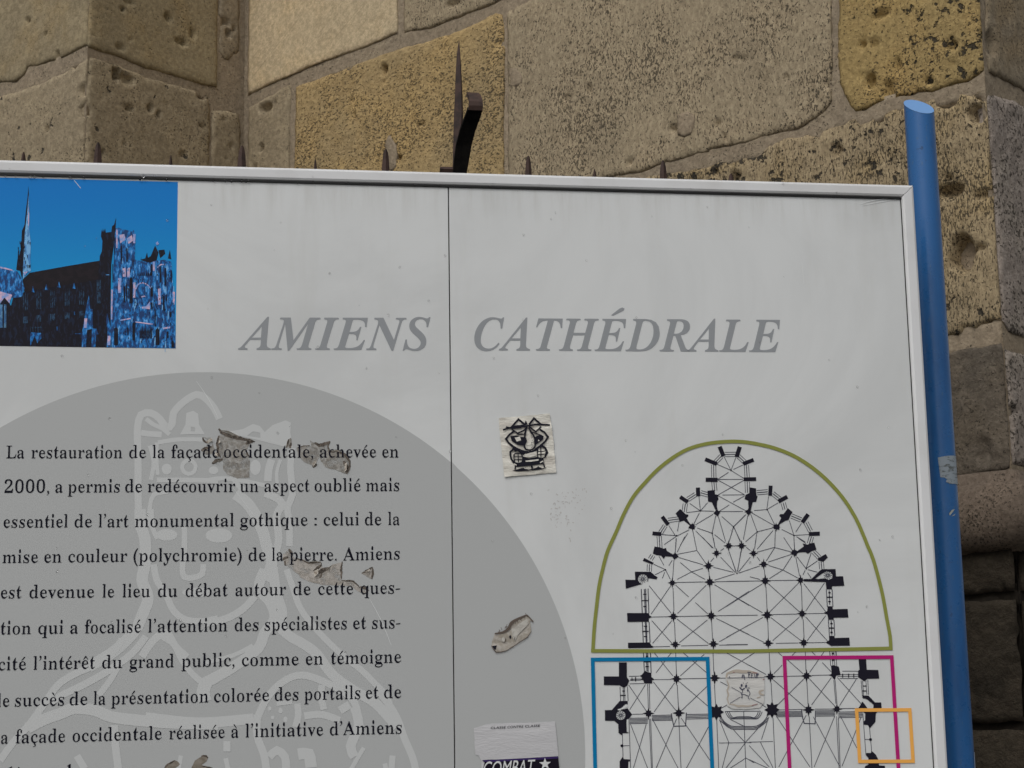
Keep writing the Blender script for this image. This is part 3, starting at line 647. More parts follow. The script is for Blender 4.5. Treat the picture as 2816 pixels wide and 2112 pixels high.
L.poly(Z1((195, 1035), (255, 975), (560, 920), (860, 870), (862, 830), (880, 790), (885, 700), (872, 660), (878, 600), (884, 622), (890, 590), (897, 622), (908, 590), (915, 628), (962, 622), (968, 572), (985, 560), (1004, 497), (1000, 545), (1000, 600), (990, 700), (975, 800), (962, 900), (960, 1000), (955, 1300), (965, 1621), (-360, 1602), (-360, 1250), (0, 1250), (40, 1180), (95, 1260), (125, 1145), (150, 1190), (210, 1140), (200, 1080)))
L.poly(Z1((245, 225), (240, 300), (225, 430), (212, 560), (190, 610), (185, 700), (176, 720), (182, 760), (165, 830), (158, 760), (152, 850), (140, 950), (175, 960), (192, 1035), (202, 960), (208, 820), (212, 700), (226, 600), (237, 450), (250, 300)))
L.poly(Z1((1340, 740), (1302, 830), (1280, 845), (1270, 800), (1255, 850), (1220, 860), (1222, 835), (1215, 865), (1290, 890), (1350, 880), (1370, 800))); L.poly(Z1((1368, 780), (1420, 775), (1428, 810), (1385, 850))); L.poly(Z1((1468, 775), (1450, 850), (1480, 860)))
L.build(PIC, True)
L = Layer('sunlit_front_print', mbl, .0005)
L.poly(Z1((1000, 592), (1025, 585), (1060, 600), (1110, 607), (1145, 620), (1152, 600), (1172, 640), (1170, 700), (1165, 860), (1200, 870), (1300, 888), (1345, 870), (1420, 862), (1480, 880), (1490, 1000), (1497, 1130), (1515, 1140), (1510, 1300), (1517, 1626), (968, 1620), (955, 1500), (960, 1250), (975, 1080), (985, 860), (985, 700)))
L.poly(Z1((-360, 900), (0, 930), (150, 962), (190, 1030), (212, 1110), (190, 1180), (150, 1190), (110, 1190), (-360, 1140)))
L.poly(Z1((768, 1170), (755, 1230), (738, 1300), (730, 1380), (706, 1500), (706, 1618), (742, 1618), (752, 1470), (795, 1460), (790, 1618), (826, 1618), (830, 1510), (850, 1506), (835, 1460), (800, 1455), (800, 1290), (780, 1290))); L.poly(Z1((925, 1320), (918, 1400), (930, 1480), (922, 1619), (960, 1619), (962, 1480), (945, 1400)))
L.poly(Z1((262, 1500), (270, 1490), (355, 1495), (358, 1540), (322, 1585), (300, 1520), (262, 1610)))
for x, y in ((285, 1090), (400, 1070), (510, 1050), (640, 1060)): L.poly(Z1((x, y), (x - 12, y + 50), (x + 14, y + 55)))
L.poly(Z1((640, 1310), (648, 1310), (648, 1340), (640, 1340))); L.poly(Z1((490, 1440), (498, 1440), (498, 1475), (490, 1475))); L.line(Z1((650, 1502), (700, 1502)), 2); L.line(Z1((915, 993), (945, 993)), 2)
L.build(PIC, True)
L = Layer('spire_light_print', mlb, .0006); L.poly(Z1((247, 300), (256, 450), (252, 600), (266, 720), (262, 850), (266, 960), (235, 975), (200, 1030), (198, 960), (206, 820), (214, 640), (236, 450)))
r2 = random.Random(3)
for i in range(60):
    x, y = r2.uniform(985, 1500), r2.uniform(640, 1600)
    if y < 880 and x > 1165: continue
    w, h = r2.uniform(3, 8), r2.uniform(20, 80); L.poly(Z1((x, y), (x + w, y), (x + w, y + h), (x, y + h)))
for x in (0, 8, 16, 36, 48): L.poly(Z1((x, 1250), (x + 5, 1250), (x + 4, 1450), (x, 1450)))
L.build(PIC, True)
L = Layer('pink_light_print', mpk, .0007)
for p in (((1003, 620), (1010, 590), (1018, 620), (1015, 760), (1005, 760)), ((1030, 650), (1075, 640), (1085, 690), (1040, 720)), ((1095, 680), (1140, 650), (1150, 700), (1110, 725)), ((1150, 640), (1172, 645), (1168, 720), (1152, 720)),
          ((1060, 940), (1085, 930), (1088, 1010), (1062, 1010)), ((1098, 940), (1122, 930), (1122, 1015), (1100, 1015)), ((1022, 1020), (1048, 1020), (1046, 1150), (1020, 1150)), ((1152, 1060), (1172, 1060), (1168, 1190), (1150, 1190)),
          ((1366, 1110), (1390, 1110), (1388, 1250), (1366, 1250)), ((1492, 1140), (1512, 1140), (1510, 1250), (1494, 1250)), ((1225, 1270), (1262, 1265), (1295, 1225), (1295, 1290), (1230, 1285)), ((962, 1120), (975, 1120), (970, 1380), (958, 1380)),
          ((728, 1370), (755, 1370), (748, 1450), (726, 1450)), ((930, 1520), (955, 1520), (952, 1600), (928, 1600)), ((-360, 1100), (0, 1135), (105, 1165), (82, 1240), (40, 1190), (0, 1240), (-360, 1230)), ((-360, 890), (0, 920), (110, 948), (108, 958), (0, 935), (-360, 905)),
          ((1170, 1395), (1320, 1415), (1318, 1425), (1170, 1405)), ((1040, 1380), (1130, 1365), (1130, 1375), (1040, 1392)), ((1345, 720), (1362, 705), (1372, 725), (1355, 738)), ((205, 970), (240, 965), (215, 1000)), ((247, 400), (253, 520), (248, 600), (242, 520)),
          ((1220, 1180), (1255, 1170), (1258, 1180), (1225, 1190)), ((1410, 1450), (1470, 1440), (1470, 1455), (1412, 1462)), ((1320, 880), (1340, 880), (1338, 960), (1322, 960))):
    L.poly(Z1(*p))
L.line(Z1((1170, 1130), (1190, 1080), (1230, 1062), (1275, 1080), (1300, 1110)), 3, smooth=True); L.line(Z1((1360, 930), (1390, 905), (1430, 905)), 3, smooth=True)
L.build(PIC, True)
L = Layer('shadow_detail_print', mdk, .0009)
for (x, y0, y1, w) in ((1049, 740, 870, 11), (1097, 760, 880, 12), (1385, 920, 1060, 13), (1428, 930, 1085, 13), (1075, 1090, 1230, 12), (1095, 1070, 1220, 10), (1112, 1110, 1200, 8), (1415, 1170, 1300, 14), (1438, 1160, 1220, 8), (1133, 1010, 1240, 26), (1312, 1100, 1180, 20), (1312, 1230, 1290, 14),
                       (1155, 1400, 1560, 22), (1003, 1440, 1600, 34), (1362, 1450, 1600, 32), (1105, 1450, 1510, 10), (1450, 1480, 1540, 14), (1492, 1560, 1620, 22), (1310, 900, 1000, 10), (1480, 960, 1060, 7), (1340, 1290, 1440, 10), (1475, 1310, 1360, 14), (990, 660, 820, 5), (1150, 860, 920, 8), (975, 900, 1060, 6)):
    L.poly(Z1((x - w / 2, y0 + w * .6), (x, y0), (x + w / 2, y0 + w * .6), (x + w / 2, y1), (x - w / 2, y1)))
for i in range(7): L.poly(Z1((1185 + i * 18, 1000), (1192 + i * 18, 965), (1198 + i * 18, 1000)))
for i in range(9): L.poly(Z1((1208 + i * 12, 1480), (1213 + i * 12, 1440), (1217 + i * 12, 1480), (1217 + i * 12, 1545), (1209 + i * 12, 1540)))
for i in range(150):
    x, y = r2.uniform(1020, 1505), r2.uniform(890, 1610); w, h = r2.uniform(3, 9), r2.uniform(5, 22); L.poly(Z1((x, y), (x + w, y + 2), (x + w * .7, y + h), (x - 1, y + h * .8)))
for i in range(26):
    x = r2.uniform(150, 260); y = r2.uniform(700, 960); L.poly(Z1((x, y), (x + 6, y), (x + 5, y + 26), (x, y + 24)))
L.build(PIC, True)
L = Layer('nave_window_print', mwd, .0005)
for k, x in enumerate((220, 335, 455, 580, 705)):
    h = 1140 - k * 12
    for d in (-20, -4, 12): L.poly(Z1((x + d, h + 60), (x + d + 5, h), (x + d + 10, h + 60), (x + d + 9, h + 160), (x + d, h + 160)))
    L.poly(Z1((x - 22, h + 215), (x + 22, h + 212), (x + 20, h + 270), (x - 20, h + 272)))
L.poly(Z1((836, 1040), (872, 1030), (868, 1240), (836, 1240)))
for k in range(5): L.line(Z1((262 + k * 22, 1440), (264 + k * 22, 1492)), 1.6)
L.line(Z1((262, 1450), (360, 1446)), 1.6); L.build(PIC, True)
L = Layer('roof_print', mro, .0004); L.poly(Z1((205, 1035), (262, 980), (855, 876), (850, 1030), (700, 1060), (500, 1090), (210, 1140))); L.build(PIC, True)

# ---- lettering
GL = {}
def glyph(ch, base, thin):
    key = (ch, base, thin)
    if key in GL: return GL[key]
    up0, lo0 = base
    def conv(c):
        if 'A' <= c <= 'Z': return chr(up0 + ord(c) - 65)
        if 'a' <= c <= 'z': return chr(lo0 + ord(c) - 97)
        if c.isdigit(): return chr(0x1D7CE + int(c))
        return c
    def tomesh(s):
        cu = bpy.data.curves.new('glyph', 'FONT'); cu.body = s; cu.size = 1; cu.resolution_u = 4
        ob = bpy.data.objects.new('glyph', cu); COL.objects.link(ob)
        dg = bpy.context.evaluated_depsgraph_get(); me = bpy.data.meshes.new_from_object(ob.evaluated_get(dg))
        v_ = [(v.co.x, v.co.y) for v in me.vertices]; f_ = [tuple(p.vertices) for p in me.polygons]
        bpy.data.objects.remove(ob); bpy.data.meshes.remove(me); bpy.data.curves.remove(cu); return v_, f_
    c = conv(ch); v_, f_ = tomesh(c)
    lx = max(p[0] for p in tomesh(conv('l'))[0]); adv = max(p[0] for p in tomesh(c + conv('l'))[0]) - lx
    # bold outline thinned sideways only: stems slim, hairlines stay
    ec = {}
    for f in f_:
        a = sum((v_[f[i]][0] * v_[f[(i + 1) % len(f)]][1] - v_[f[(i + 1) % len(f)]][0] * v_[f[i]][1]) for i in range(len(f)))
        g = f if a > 0 else f[::-1]
        for i in range(len(g)):
            e = (g[i], g[(i + 1) % len(g)])
            if (e[1], e[0]) in ec: ec.pop((e[1], e[0]))
            else: ec[e] = 1
    nx = [0.0] * len(v_); ct = [0] * len(v_); ny = [0.0] * len(v_)
    for a, b in ec:
        dx, dy = v_[b][0] - v_[a][0], v_[b][1] - v_[a][1]; l = math.hypot(dx, dy) + 1e-9
        for q in (a, b): nx[q] += dy / l; ny[q] -= dx / l; ct[q] += 1
    out = []
    for i, (x, y) in enumerate(v_):
        l = math.hypot(nx[i], ny[i]) or 1
        if not ct[i]: out.append((x, y)); continue
        sg = -1 if nx[i] > 0 else 1; wd_ = .3            # stroke width measured sideways at this point
        for yy in (y + 1e-4, y - 1e-4):
            for a, b in ec:
                (ax_, ay), (bx, by) = v_[a], v_[b]
                if (ay > yy) != (by > yy):
                    xx = ax_ + (bx - ax_) * (yy - ay) / (by - ay); dd = (xx - x) * sg
                    if dd > 1e-3: wd_ = min(wd_, dd)
        out.append((x - nx[i] / l * min(.038, max(-.005, (wd_ - .05) * thin)), y + ny[i] / l * .0045))
    GL[key] = (out, f_, adv); return GL[key]
SERIF = (0x1D400, 0x1D41A); SERIFI = (0x1D468, 0x1D482); SANS = (65, 97)
XH = .46; 
def word(L, s, x0, x1, base, em, style=SERIF, thin=.24, garamond=True, skew=0.0, shade=None):
    """set a word between two pixel columns; base = (y at x0, y at x1)"""
    vs = []; fs = []; cx = 0
    for ch in s:
        acc = None; b = ch
        if ch in 'éèêàÉç': acc = {'é': 'a', 'É': 'A', 'è': 'g', 'à': 'g', 'ê': 'c', 'ç': 'ced'}[ch]; b = {'é': 'e', 'è': 'e', 'ê': 'e', 'à': 'a', 'É': 'E', 'ç': 'c'}[ch]
        if b in ',.:-’':
            n0 = len(vs)
            def put(poly):
                n = len(vs); vs.extend(poly); fs.append(tuple(range(n, n + len(poly))))
            dot = lambda x, y, r: [(x + r * math.cos(a), y + r * math.sin(a)) for a in (k * math.pi / 5 for k in range(10))]
            if b == '.': put(dot(cx + .12, .045, .055)); adv = .25
            elif b == ':': put(dot(cx + .12, .045, .05)); put(dot(cx + .12, .35, .05)); adv = .25
            elif b == '-': put([(cx + .02, .19), (cx + .27, .21), (cx + .28, .26), (cx + .03, .24)]); adv = .30
            else:
                oy = 0 if b == ',' else .60; put(dot(cx + .11, oy + .045, .055)); put([(cx + .162, oy + .045), (cx + .165, oy - .03), (cx + .12, oy - .10), (cx + .05, oy - .15), (cx + .045, oy - .135), (cx + .10, oy - .075), (cx + .12, oy - .01)]); adv = .25 if b == ',' else .22
        else:
            v_, f_, adv = glyph(b, style, thin if b not in '()' else .0); n = len(vs)
            for (x, y) in v_:
                if garamond and y > 0 and b.islower(): y = y * .90 if y < XH else XH * .90 + (y - XH) * 1.22
                elif garamond and y > 0: y *= .97
                vs.append((cx + x, y))
            fs.extend(tuple(n + i for i in f) for f in f_)
            if acc:
                xs = [p[0] for p in v_]; mx = cx + (min(xs) + max(xs)) / 2 + (.02 if b != 'E' else .12); n = len(vs); Y = .47 if b != 'E' else .75
                if acc == 'a': P = [(mx - .09, Y), (mx - .06, Y - .01), (mx + .10, Y + .16), (mx + .10, Y + .19), (mx + .04, Y + .19)]
                elif acc == 'A': P = [(mx - .10, Y), (mx - .05, Y - .01), (mx + .17, Y + .10), (mx + .19, Y + .14), (mx + .14, Y + .165), (mx + .08, Y + .14)]
                elif acc == 'g': P = [(mx + .05, Y - .01), (mx + .08, Y), (mx - .04, Y + .19), (mx - .10, Y + .19), (mx - .10, Y + .16)]
                elif acc == 'c': P = [(mx - .14, Y), (mx - .10, Y), (mx, Y + .11), (mx + .09, Y), (mx + .13, Y), (mx + .02, Y + .18), (mx - .02, Y + .18)]
                else: mx -= .01; P = [(mx - .01, .01), (mx + .03, .01), (mx + .02, -.045), (mx + .07, -.07), (mx + .08, -.13), (mx + .03, -.19), (mx - .07, -.21), (mx - .08, -.19), (mx, -.17), (mx + .02, -.13), (mx + .0, -.09), (mx - .04, -.08)]
                vs.extend(P); fs.append(tuple(range(n, n + len(P))))
        cx += adv
    xs = [v[0] for v in vs]; a, b_ = min(xs), max(xs); k = (x1 - x0) / (b_ - a)
    n = len(L.v); y_ = -(L.off + (L.k % 50) * L.step); L.k += 1
    for (x, y) in vs:
        px_ = x0 + (x - a) * k; bl = base[0] + (base[1] - base[0]) * (x - a) / (b_ - a)
        py = bl - y * em; px_ += y * em * (skew - (px_ - 940) / 27000)
        q = PF.hit(px_, py); L.v.append((q[0], y_, q[1]))
    for f in fs:
        if len(f) == 3 or len(f) == 4: L.f.append(tuple(n + i for i in f))
        else:
            T = tessellate_polygon([[Vector((*vs[i], 0)) for i in f]])
            L.f += [tuple(n + f[i] for i in t3) for t3 in T]
M_TXT = pm('black_ink', 7, 8, 20, .5)
LINES = [
 (((16, 1260.3), (336, 1259.8), (602, 1258.6), (1096, 1258)), [('La', 16.5, 66.5), ('restauration', 85.4, 336.5), ('de', 355, 401.5), ('la', 419, 452.5), ('façade', 470.6, 602), ('occidentale,', 615.6, 861), ('achevée', 879.5, 1034.6), ('en', 1051, 1096.5)]),
 (((12, 1355.3), (400, 1353.4), (700, 1352.8), (1097, 1350)), [('2000,', 12, 135), ('a', 152, 172.4), ('permis', 186, 329), ('de', 344, 391), ('redécouvrir', 405.5, 647), ('un', 660, 711), ('aspect', 727, 851.6), ('oublié', 865, 991.8), ('mais', 1006, 1097.6)]),
 (((9, 1451), (370, 1449.4), (760, 1446), (1099, 1443.5)), [('essentiel', 9.5, 186), ('de', 204.8, 252.8), ('l’art', 270, 353.4), ('monumental', 370, 642.7), ('gothique', 660, 846), (':', 863.8, 871.4), ('celui', 890, 987), ('de', 1003.5, 1049), ('la', 1066.7, 1099)]),
 (((6, 1548.4), (500, 1543), (950, 1541.4), (1099, 1538)), [('mise', 6, 104.4), ('en', 121.5, 169.5), ('couleur', 187.7, 349.3), ('(polychromie)', 366.7, 664.4), ('de', 683.4, 731.4), ('la', 747, 778), ('pierre.', 796, 926), ('Amiens', 943, 1099)]),
 (((2, 1645.5), (500, 1640.9), (830, 1636), (1100, 1632)), [('est', 2, 59), ('devenue', 80.8, 259), ('le', 280.7, 314), ('lieu', 335.8, 412.8), ('du', 434, 488), ('débat', 510.4, 626.4), ('autour', 647.3, 786.5), ('de', 806.8, 854.3), ('cette', 874.6, 971.7), ('ques-', 991.8, 1100.3)]),
 (((0, 1744.7), (500, 1737.9), (830, 1732.3), (1101, 1727.5)), [('tion', .5, 85.4), ('qui', 105, 173.6), ('a', 193, 214.3), ('focalisé', 232.7, 387.9), ('l’attention', 406.3, 625.6), ('des', 645.4, 710.5), ('spécialistes', 727.6, 953.3), ('et', 971, 1007.5), ('sus-', 1023, 1101)]),
 (((-6, 1843.4), (475, 1834.8), (830, 1828.5), (1103, 1822)), [('cité', -5, 71.6), ('l’intérêt', 90.9, 261.7), ('du', 280.7, 336.3), ('grand', 355.8, 478.7), ('public,', 498.5, 644.6), ('comme', 665, 821.7), ('en', 840.7, 888.7), ('témoigne', 909.3, 1103.3)]),
 (((-8, 1943.8), (325, 1936.6), (790, 1926.5), (1104, 1919)), [('le', -8, 25.8), ('succès', 40.7, 175.8), ('de', 191.2, 240.8), ('la', 256.3, 290), ('présentation', 305, 573.6), ('colorée', 588.5, 740.4), ('des', 755.3, 820.4), ('portails', 836, 990.7), ('et', 1006, 1041.4), ('de', 1056, 1103.8)]),
 (((-12, 2045.5), (300, 2037), (580, 2030), (1104, 2017)), [('la', -12, 21.7), ('façade', 42, 179), ('occidentale', 199.3, 444.8), ('réalisée', 464.3, 618), ('à', 635.8, 656), ('l’initiative', 674, 889), ('d’Amiens', 907, 1104.5)]),
]
for li, (bl, words) in enumerate(LINES):
    L = Layer('text_line', M_TXT, .0006, 3e-6); em = 52.5 + li * .35
    fx = [p[0] for p in bl]; fy = [p[1] for p in bl]
    for (s, a, b) in words: word(L, s, a, b, (np.interp(a, fx, fy), np.interp(b, fx, fy)), em)
    L.build()
# the tenth line shows only the tips of its letters
L = Layer('text_line', M_TXT, .0006, 3e-6); L.poly([(22, 2113), (24, 2116), (34, 2110), (33, 2107)]); L.ell(51.5, 2112, 2.8, 2.8, 10); L.poly([(184, 2107), (192, 2101), (194.5, 2101), (194.5, 2150), (188, 2150), (188, 2108)]); L.build(stuff=True)
M_TTL = pm('title_grey_ink', 114, 117, 120, .45)
for (s, a, b, y0, y1) in (('AMIENS', 654.5, 1183, 961.5, 962.5), ('CATHÉDRALE', 1304, 2147, 963, 968)):
    L = Layer('title', M_TTL, .0003, 3e-6); word(L, s, a, b, (y0, y1), 131, SERIFI, .08, False, 0.02); L.build()

# ---- floor plan
A = cv(1600, 1200, 4.809); B_ = cv(2000, 1200, 4.809); C = cv(1600, 1480, 4.809); Dd = cv(2000, 1480, 4.809); Ee = cv(1610, 1770, 4.851); G = cv(2060, 1770, 4.424)
M_PLAN = pm('plan_ink', 22, 21, 30, .45); M_THIN = pm('plan_line_ink', 56, 57, 66, .4)
P1 = Layer('plan_wall', M_PLAN, .0005, 3e-6)
for fn, a, b, w in ((A, (1822, 135), (1872, 262), 11.5), (A, (2088, 138), (2046, 272), 11.5), (A, (1630, 303), (1785, 365), 10.5), (B_, (208, 365), (347, 310), 10.5), (A, (1637, 574), (1795, 576), 11.5), (B_, (215, 568), (380, 565), 10.5), (A, (1534, 677), (1538, 792), 11),
                   (A, (1300, 800), (1402, 870), 10.5), (A, (1062, 1062), (1142, 1170), 10.5), (A, (933, 1283), (1050, 1293), 10.5), (B_, (572, 652), (565, 785), 10.5), (B_, (792, 798), (675, 862), 11), (B_, (1068, 1030), (990, 1140), 11), (B_, (1078, 1292), (1222, 1286), 11)):
    (p,), (q,) = fn(a), fn(b); P1.line([p, q], w)
Cc = lambda *p: C(*p)
for fn, p in ((A, ((1660, 720), (1752, 710), (1762, 768), (1812, 775), (1798, 800), (1808, 830), (1788, 860), (1785, 930), (1800, 985), (1830, 990), (1800, 1058), (1738, 1018), (1770, 980), (1718, 872), (1668, 862))),
              (A, ((1238, 1020), (1300, 960), (1372, 1030), (1408, 1035), (1405, 1060), (1382, 1080), (1432, 1160), (1490, 1160), (1492, 1232), (1405, 1215), (1428, 1178), (1350, 1115), (1290, 1132), (1278, 1080))),
              (B_, ((290, 675), (378, 688), (385, 780), (400, 795), (380, 868), (335, 870), (308, 985), (322, 1000), (280, 1048), (236, 985), (280, 972), (275, 850), (228, 830), (240, 775), (290, 750))),
              (B_, ((800, 950), (862, 1000), (832, 1050), (810, 1105), (765, 1118), (690, 1165), (688, 1238), (610, 1222), (610, 1165), (668, 1165), (712, 1080), (685, 1050), (700, 1028), (742, 1028))),
              (C, ((960, 110), (1030, 122), (1085, 140), (1110, 128), (1125, 170), (1205, 215), (1235, 190), (1280, 245), (1220, 285), (1195, 245), (1105, 240), (1080, 275), (1050, 232), (990, 225), (938, 205))),
              (C, ((825, 262), (950, 325), (935, 348), (880, 328), (805, 300))),
              (C, ((597, 990), (885, 990), (893, 1020), (930, 1042), (885, 1062), (885, 1105), (603, 1108))), (C, ((610, 1383), (895, 1378), (922, 1420), (952, 1434), (930, 1450), (612, 1455))),
              (Dd, ((995, 70), (1060, 85), (1090, 70), (1150, 60), (1178, 150), (1110, 175), (1065, 208), (1035, 185), (925, 190), (910, 240), (845, 210), (855, 155), (905, 155), (925, 170), (1010, 110))),
              (Dd, ((1300, 210), (1328, 255), (1270, 310), (1195, 295), (1200, 265))),
              (Dd, ((1325, 900), (1390, 900), (1395, 940), (1590, 935), (1600, 1050), (1405, 1052), (1405, 1080), (1335, 1080), (1325, 1012), (1270, 990), (1322, 962))), (Dd, ((1345, 1290), (1415, 1292), (1420, 1320), (1612, 1315), (1620, 1422), (1370, 1425), (1300, 1378), (1345, 1350))),
              (Ee, ((445, 250), (550, 250), (552, 450), (585, 490), (555, 562), (510, 590), (455, 556), (245, 552), (243, 437), (445, 437))), (Ee, ((722, 430), (750, 415), (795, 360), (820, 378), (875, 390), (880, 445), (920, 480), (888, 490), (890, 530), (785, 532), (770, 490), (735, 480), (755, 455))),
              (Ee, ((500, 1500), (510, 1540), (595, 1545), (590, 1570), (570, 1575), (570, 1690), (455, 1690), (455, 1570))),
              (G, ((995, 268), (1025, 262), (1090, 280), (1112, 380), (1060, 388), (1040, 445), (1000, 395), (965, 382), (1002, 368))), (G, ((1330, 188), (1422, 188), (1430, 318), (1570, 320), (1582, 425), (1440, 428), (1400, 458), (1325, 408), (1325, 330), (1342, 315))),
              (G, ((1485, 1300), (1540, 1350), (1575, 1420), (1580, 1480), (1650, 1485), (1655, 1535), (1400, 1535), (1410, 1490), (1450, 1470), (1450, 1390), (1420, 1360), (1425, 1330), (1480, 1330)))):
    P1.poly(fn(*p))
def circ(fn, x, y, r, n=16): return fn(*[(x + r * math.cos(-2 * math.pi * i / n), y + r * math.sin(-2 * math.pi * i / n)) for i in range(n)])
P1.poly(C((575, 550), (705, 552), (700, 443), (910, 445), (965, 495), (1000, 515), (1060, 575), (1170, 580), (1172, 606), (900, 614), (868, 665), (580, 668)), circ(C, 805, 540, 64), C((880, 528), (1000, 515), (985, 545), (872, 580)))
P1.poly(Dd((1012, 540), (1110, 540), (1210, 440), (1250, 410), (1430, 408), (1436, 505), (1530, 503), (1546, 630), (1385, 636), (1382, 676), (1310, 676), (1298, 580), (1012, 572)), Dd((1160, 536), (1250, 470), (1310, 438), (1360, 445), (1388, 480), (1385, 530), (1340, 552), (1290, 530), (1200, 540)))
P1.poly(Ee((455, 765), (562, 765), (565, 805), (510, 860), (520, 875), (560, 862), (622, 945), (580, 1000), (550, 1012), (545, 1060), (552, 1180), (585, 1190), (490, 1195), (485, 1222), (440, 1190), (436, 1075), (385, 1030), (260, 1028), (258, 887), (350, 885)), circ(Ee, 470, 955, 62))
P1.poly(G((1375, 630), (1450, 632), (1530, 715), (1606, 715), (1610, 782), (1540, 850), (1536, 950), (1465, 1032), (1445, 990), (1395, 985), (1395, 942), (1410, 930), (1410, 850), (1330, 780), (1345, 760), (1375, 705), (1400, 730), (1440, 790), (1510, 785), (1512, 742), (1430, 675), (1378, 662)))
def star(fn, x, y, r, k=4, inner=.42, rot=0):
    (c0,) = fn((x, y)); n = k * 2 if k == 4 else k; pts = []; r *= 1.13
    for i in range(n * 2):
        a = rot + 2 * math.pi * i / (n * 2); ph = (i % 4) if k == 4 else None
        rr = r * (1 if i % (4 if k == 4 else 2) == 0 else (inner if k == 4 else .62)) * (1.0 if k == 4 else 1)
        if k == 4 and i % 4 == 2: rr = r * .62
        pts.append((c0[0] + rr * math.cos(a), c0[1] + rr * 1.08 * math.sin(a)))
    P1.poly(pts)
for fn, x, y, r in ((C, 1195, 590, 12), (C, 1690, 580, 15), (C, 1210, 1035, 14), (C, 1710, 1025, 15), (C, 1230, 230, 9), (C, 1672, 365, 14), (C, 1780, 198, 12), (C, 1940, 100, 13), (C, 2110, 100, 13), (C, 1235, 1405, 13), (C, 1738, 1398, 14),
                    (Dd, 345, 200, 12), (Dd, 480, 345, 13), (Dd, 500, 563, 15), (Dd, 968, 555, 13), (Dd, 527, 1015, 16), (Dd, 988, 998, 14), (Dd, 540, 1388, 14), (Dd, 1010, 1382, 14), (A, 1460, 1195, 10), (A, 1785, 1012, 9), (B_, 280, 1000, 11), (B_, 645, 1200, 11), (Dd, 885, 195, 11),
                    (Ee, 1213, 470, 15), (Ee, 1722, 458, 16), (Ee, 840, 930, 15), (Ee, 1243, 925, 16), (G, 258, 400, 15), (G, 697, 392, 15), (G, 722, 805, 16), (G, 1067, 795, 14)): star(fn, x, y, r)
for fn, x, y, r in ((Ee, 1745, 912, 19), (G, 278, 805, 19)): star(fn, x, y, r, 8)
for fn, x, y in ((A, 1972, 450), (A, 1565, 985), (A, 1250, 1312), (A, 1722, 1280), (A, 2005, 1195), (B_, 525, 968), (B_, 395, 1262), (B_, 880, 1310), (C, 1105, 418), (C, 2050, 462), (Dd, 1042, 402), (Ee, 485, 1362), (G, 1475, 1165)):
    (c0,) = fn((x, y)); r = 4.2 if (fn, x) in ((Ee, 485), (G, 1475)) else 2.2; P1.ell(c0[0], c0[1], r, r, 8)
for x, ys in ((835, (742, 825, 902)), (843, (1165, 1232, 1300))):
    for k, y in enumerate(ys): P1.line(C((x - (46 if k == 1 else 24), y), (x + (40 if k == 1 else 20), y)), 2.6)
for x, ys in ((1350, (720, 780, 838)), (1376, (1130, 1188, 1245))):
    for k, y in enumerate(ys): P1.line(Dd((x - (36 if k == 1 else 16), y), (x + (34 if k == 1 else 16), y)), 3.0); P1.line(Dd((x, y - 14), (x, y + 14)), 2.2)
for x, y, w in ((820, 175, 18), (825, 240, 45), (822, 306, 24), (507, 632, 16), (500, 690, 36)): P1.line(Ee((x - w, y), (x + w, y)), 3)
for x, h in ((620, 20), (668, 30)): P1.line(Ee((x, 474 - h), (x, 474 + h)), 2.6)
for x in (1138, 1210, 1272): P1.line(G((x, 365), (x, 412)), 2.75)
for y in (120, 200): P1.line(G((1005, y), (1030, y)), 4)
for y in (515, 575): P1.line(G((1378, y), (1425, y)), 2.75)
P2 = Layer('plan_lines', M_THIN, .0003, 2e-6)
def ln(fn, *pts, w=1.7): P2.line(fn(*pts), w)
def tri(fn, a, b, gap=6.0, n=3):
    (p,), (q,) = fn(a), fn(b); p, q = np.array(p), np.array(q); d = (q - p) / np.linalg.norm(q - p); nn = np.array([-d[1], d[0]])
    for k in range(n):
        o_ = nn * gap * (k - (n - 1) / 2); P2.line([p + o_, q + o_], 2.2 if k == 1 else 1.6)
for a in ((A, (1890, 240), (2040, 238)), (A, (1845, 262), (1765, 345)), (A, (1742, 375), (1745, 545)), (A, (1745, 600), (1758, 720)), (A, (1400, 835), (1505, 768)), (A, (1570, 745), (1672, 775)), (A, (1368, 890), (1352, 1000)), (A, (1140, 1112), (1280, 1092)), (A, (1102, 1180), (1040, 1275)),
          (A, (1022, 1320), (1036, 1545)), (B_, (145, 262), (230, 342)), (B_, (252, 382), (262, 545)), (B_, (262, 600), (268, 745)), (B_, (390, 745), (535, 732)), (B_, (598, 755), (695, 830)), (B_, (738, 880), (762, 965)), (B_, (845, 1052), (975, 1105)), (B_, (1040, 1140), (1100, 1255)), (B_, (1112, 1325), (1085, 1420)),
          (C, (940, 225), (905, 280)), (C, (895, 345), (890, 440)), (Dd, (1140, 180), (1215, 255)), (Dd, (1240, 310), (1250, 408))): tri(*a)
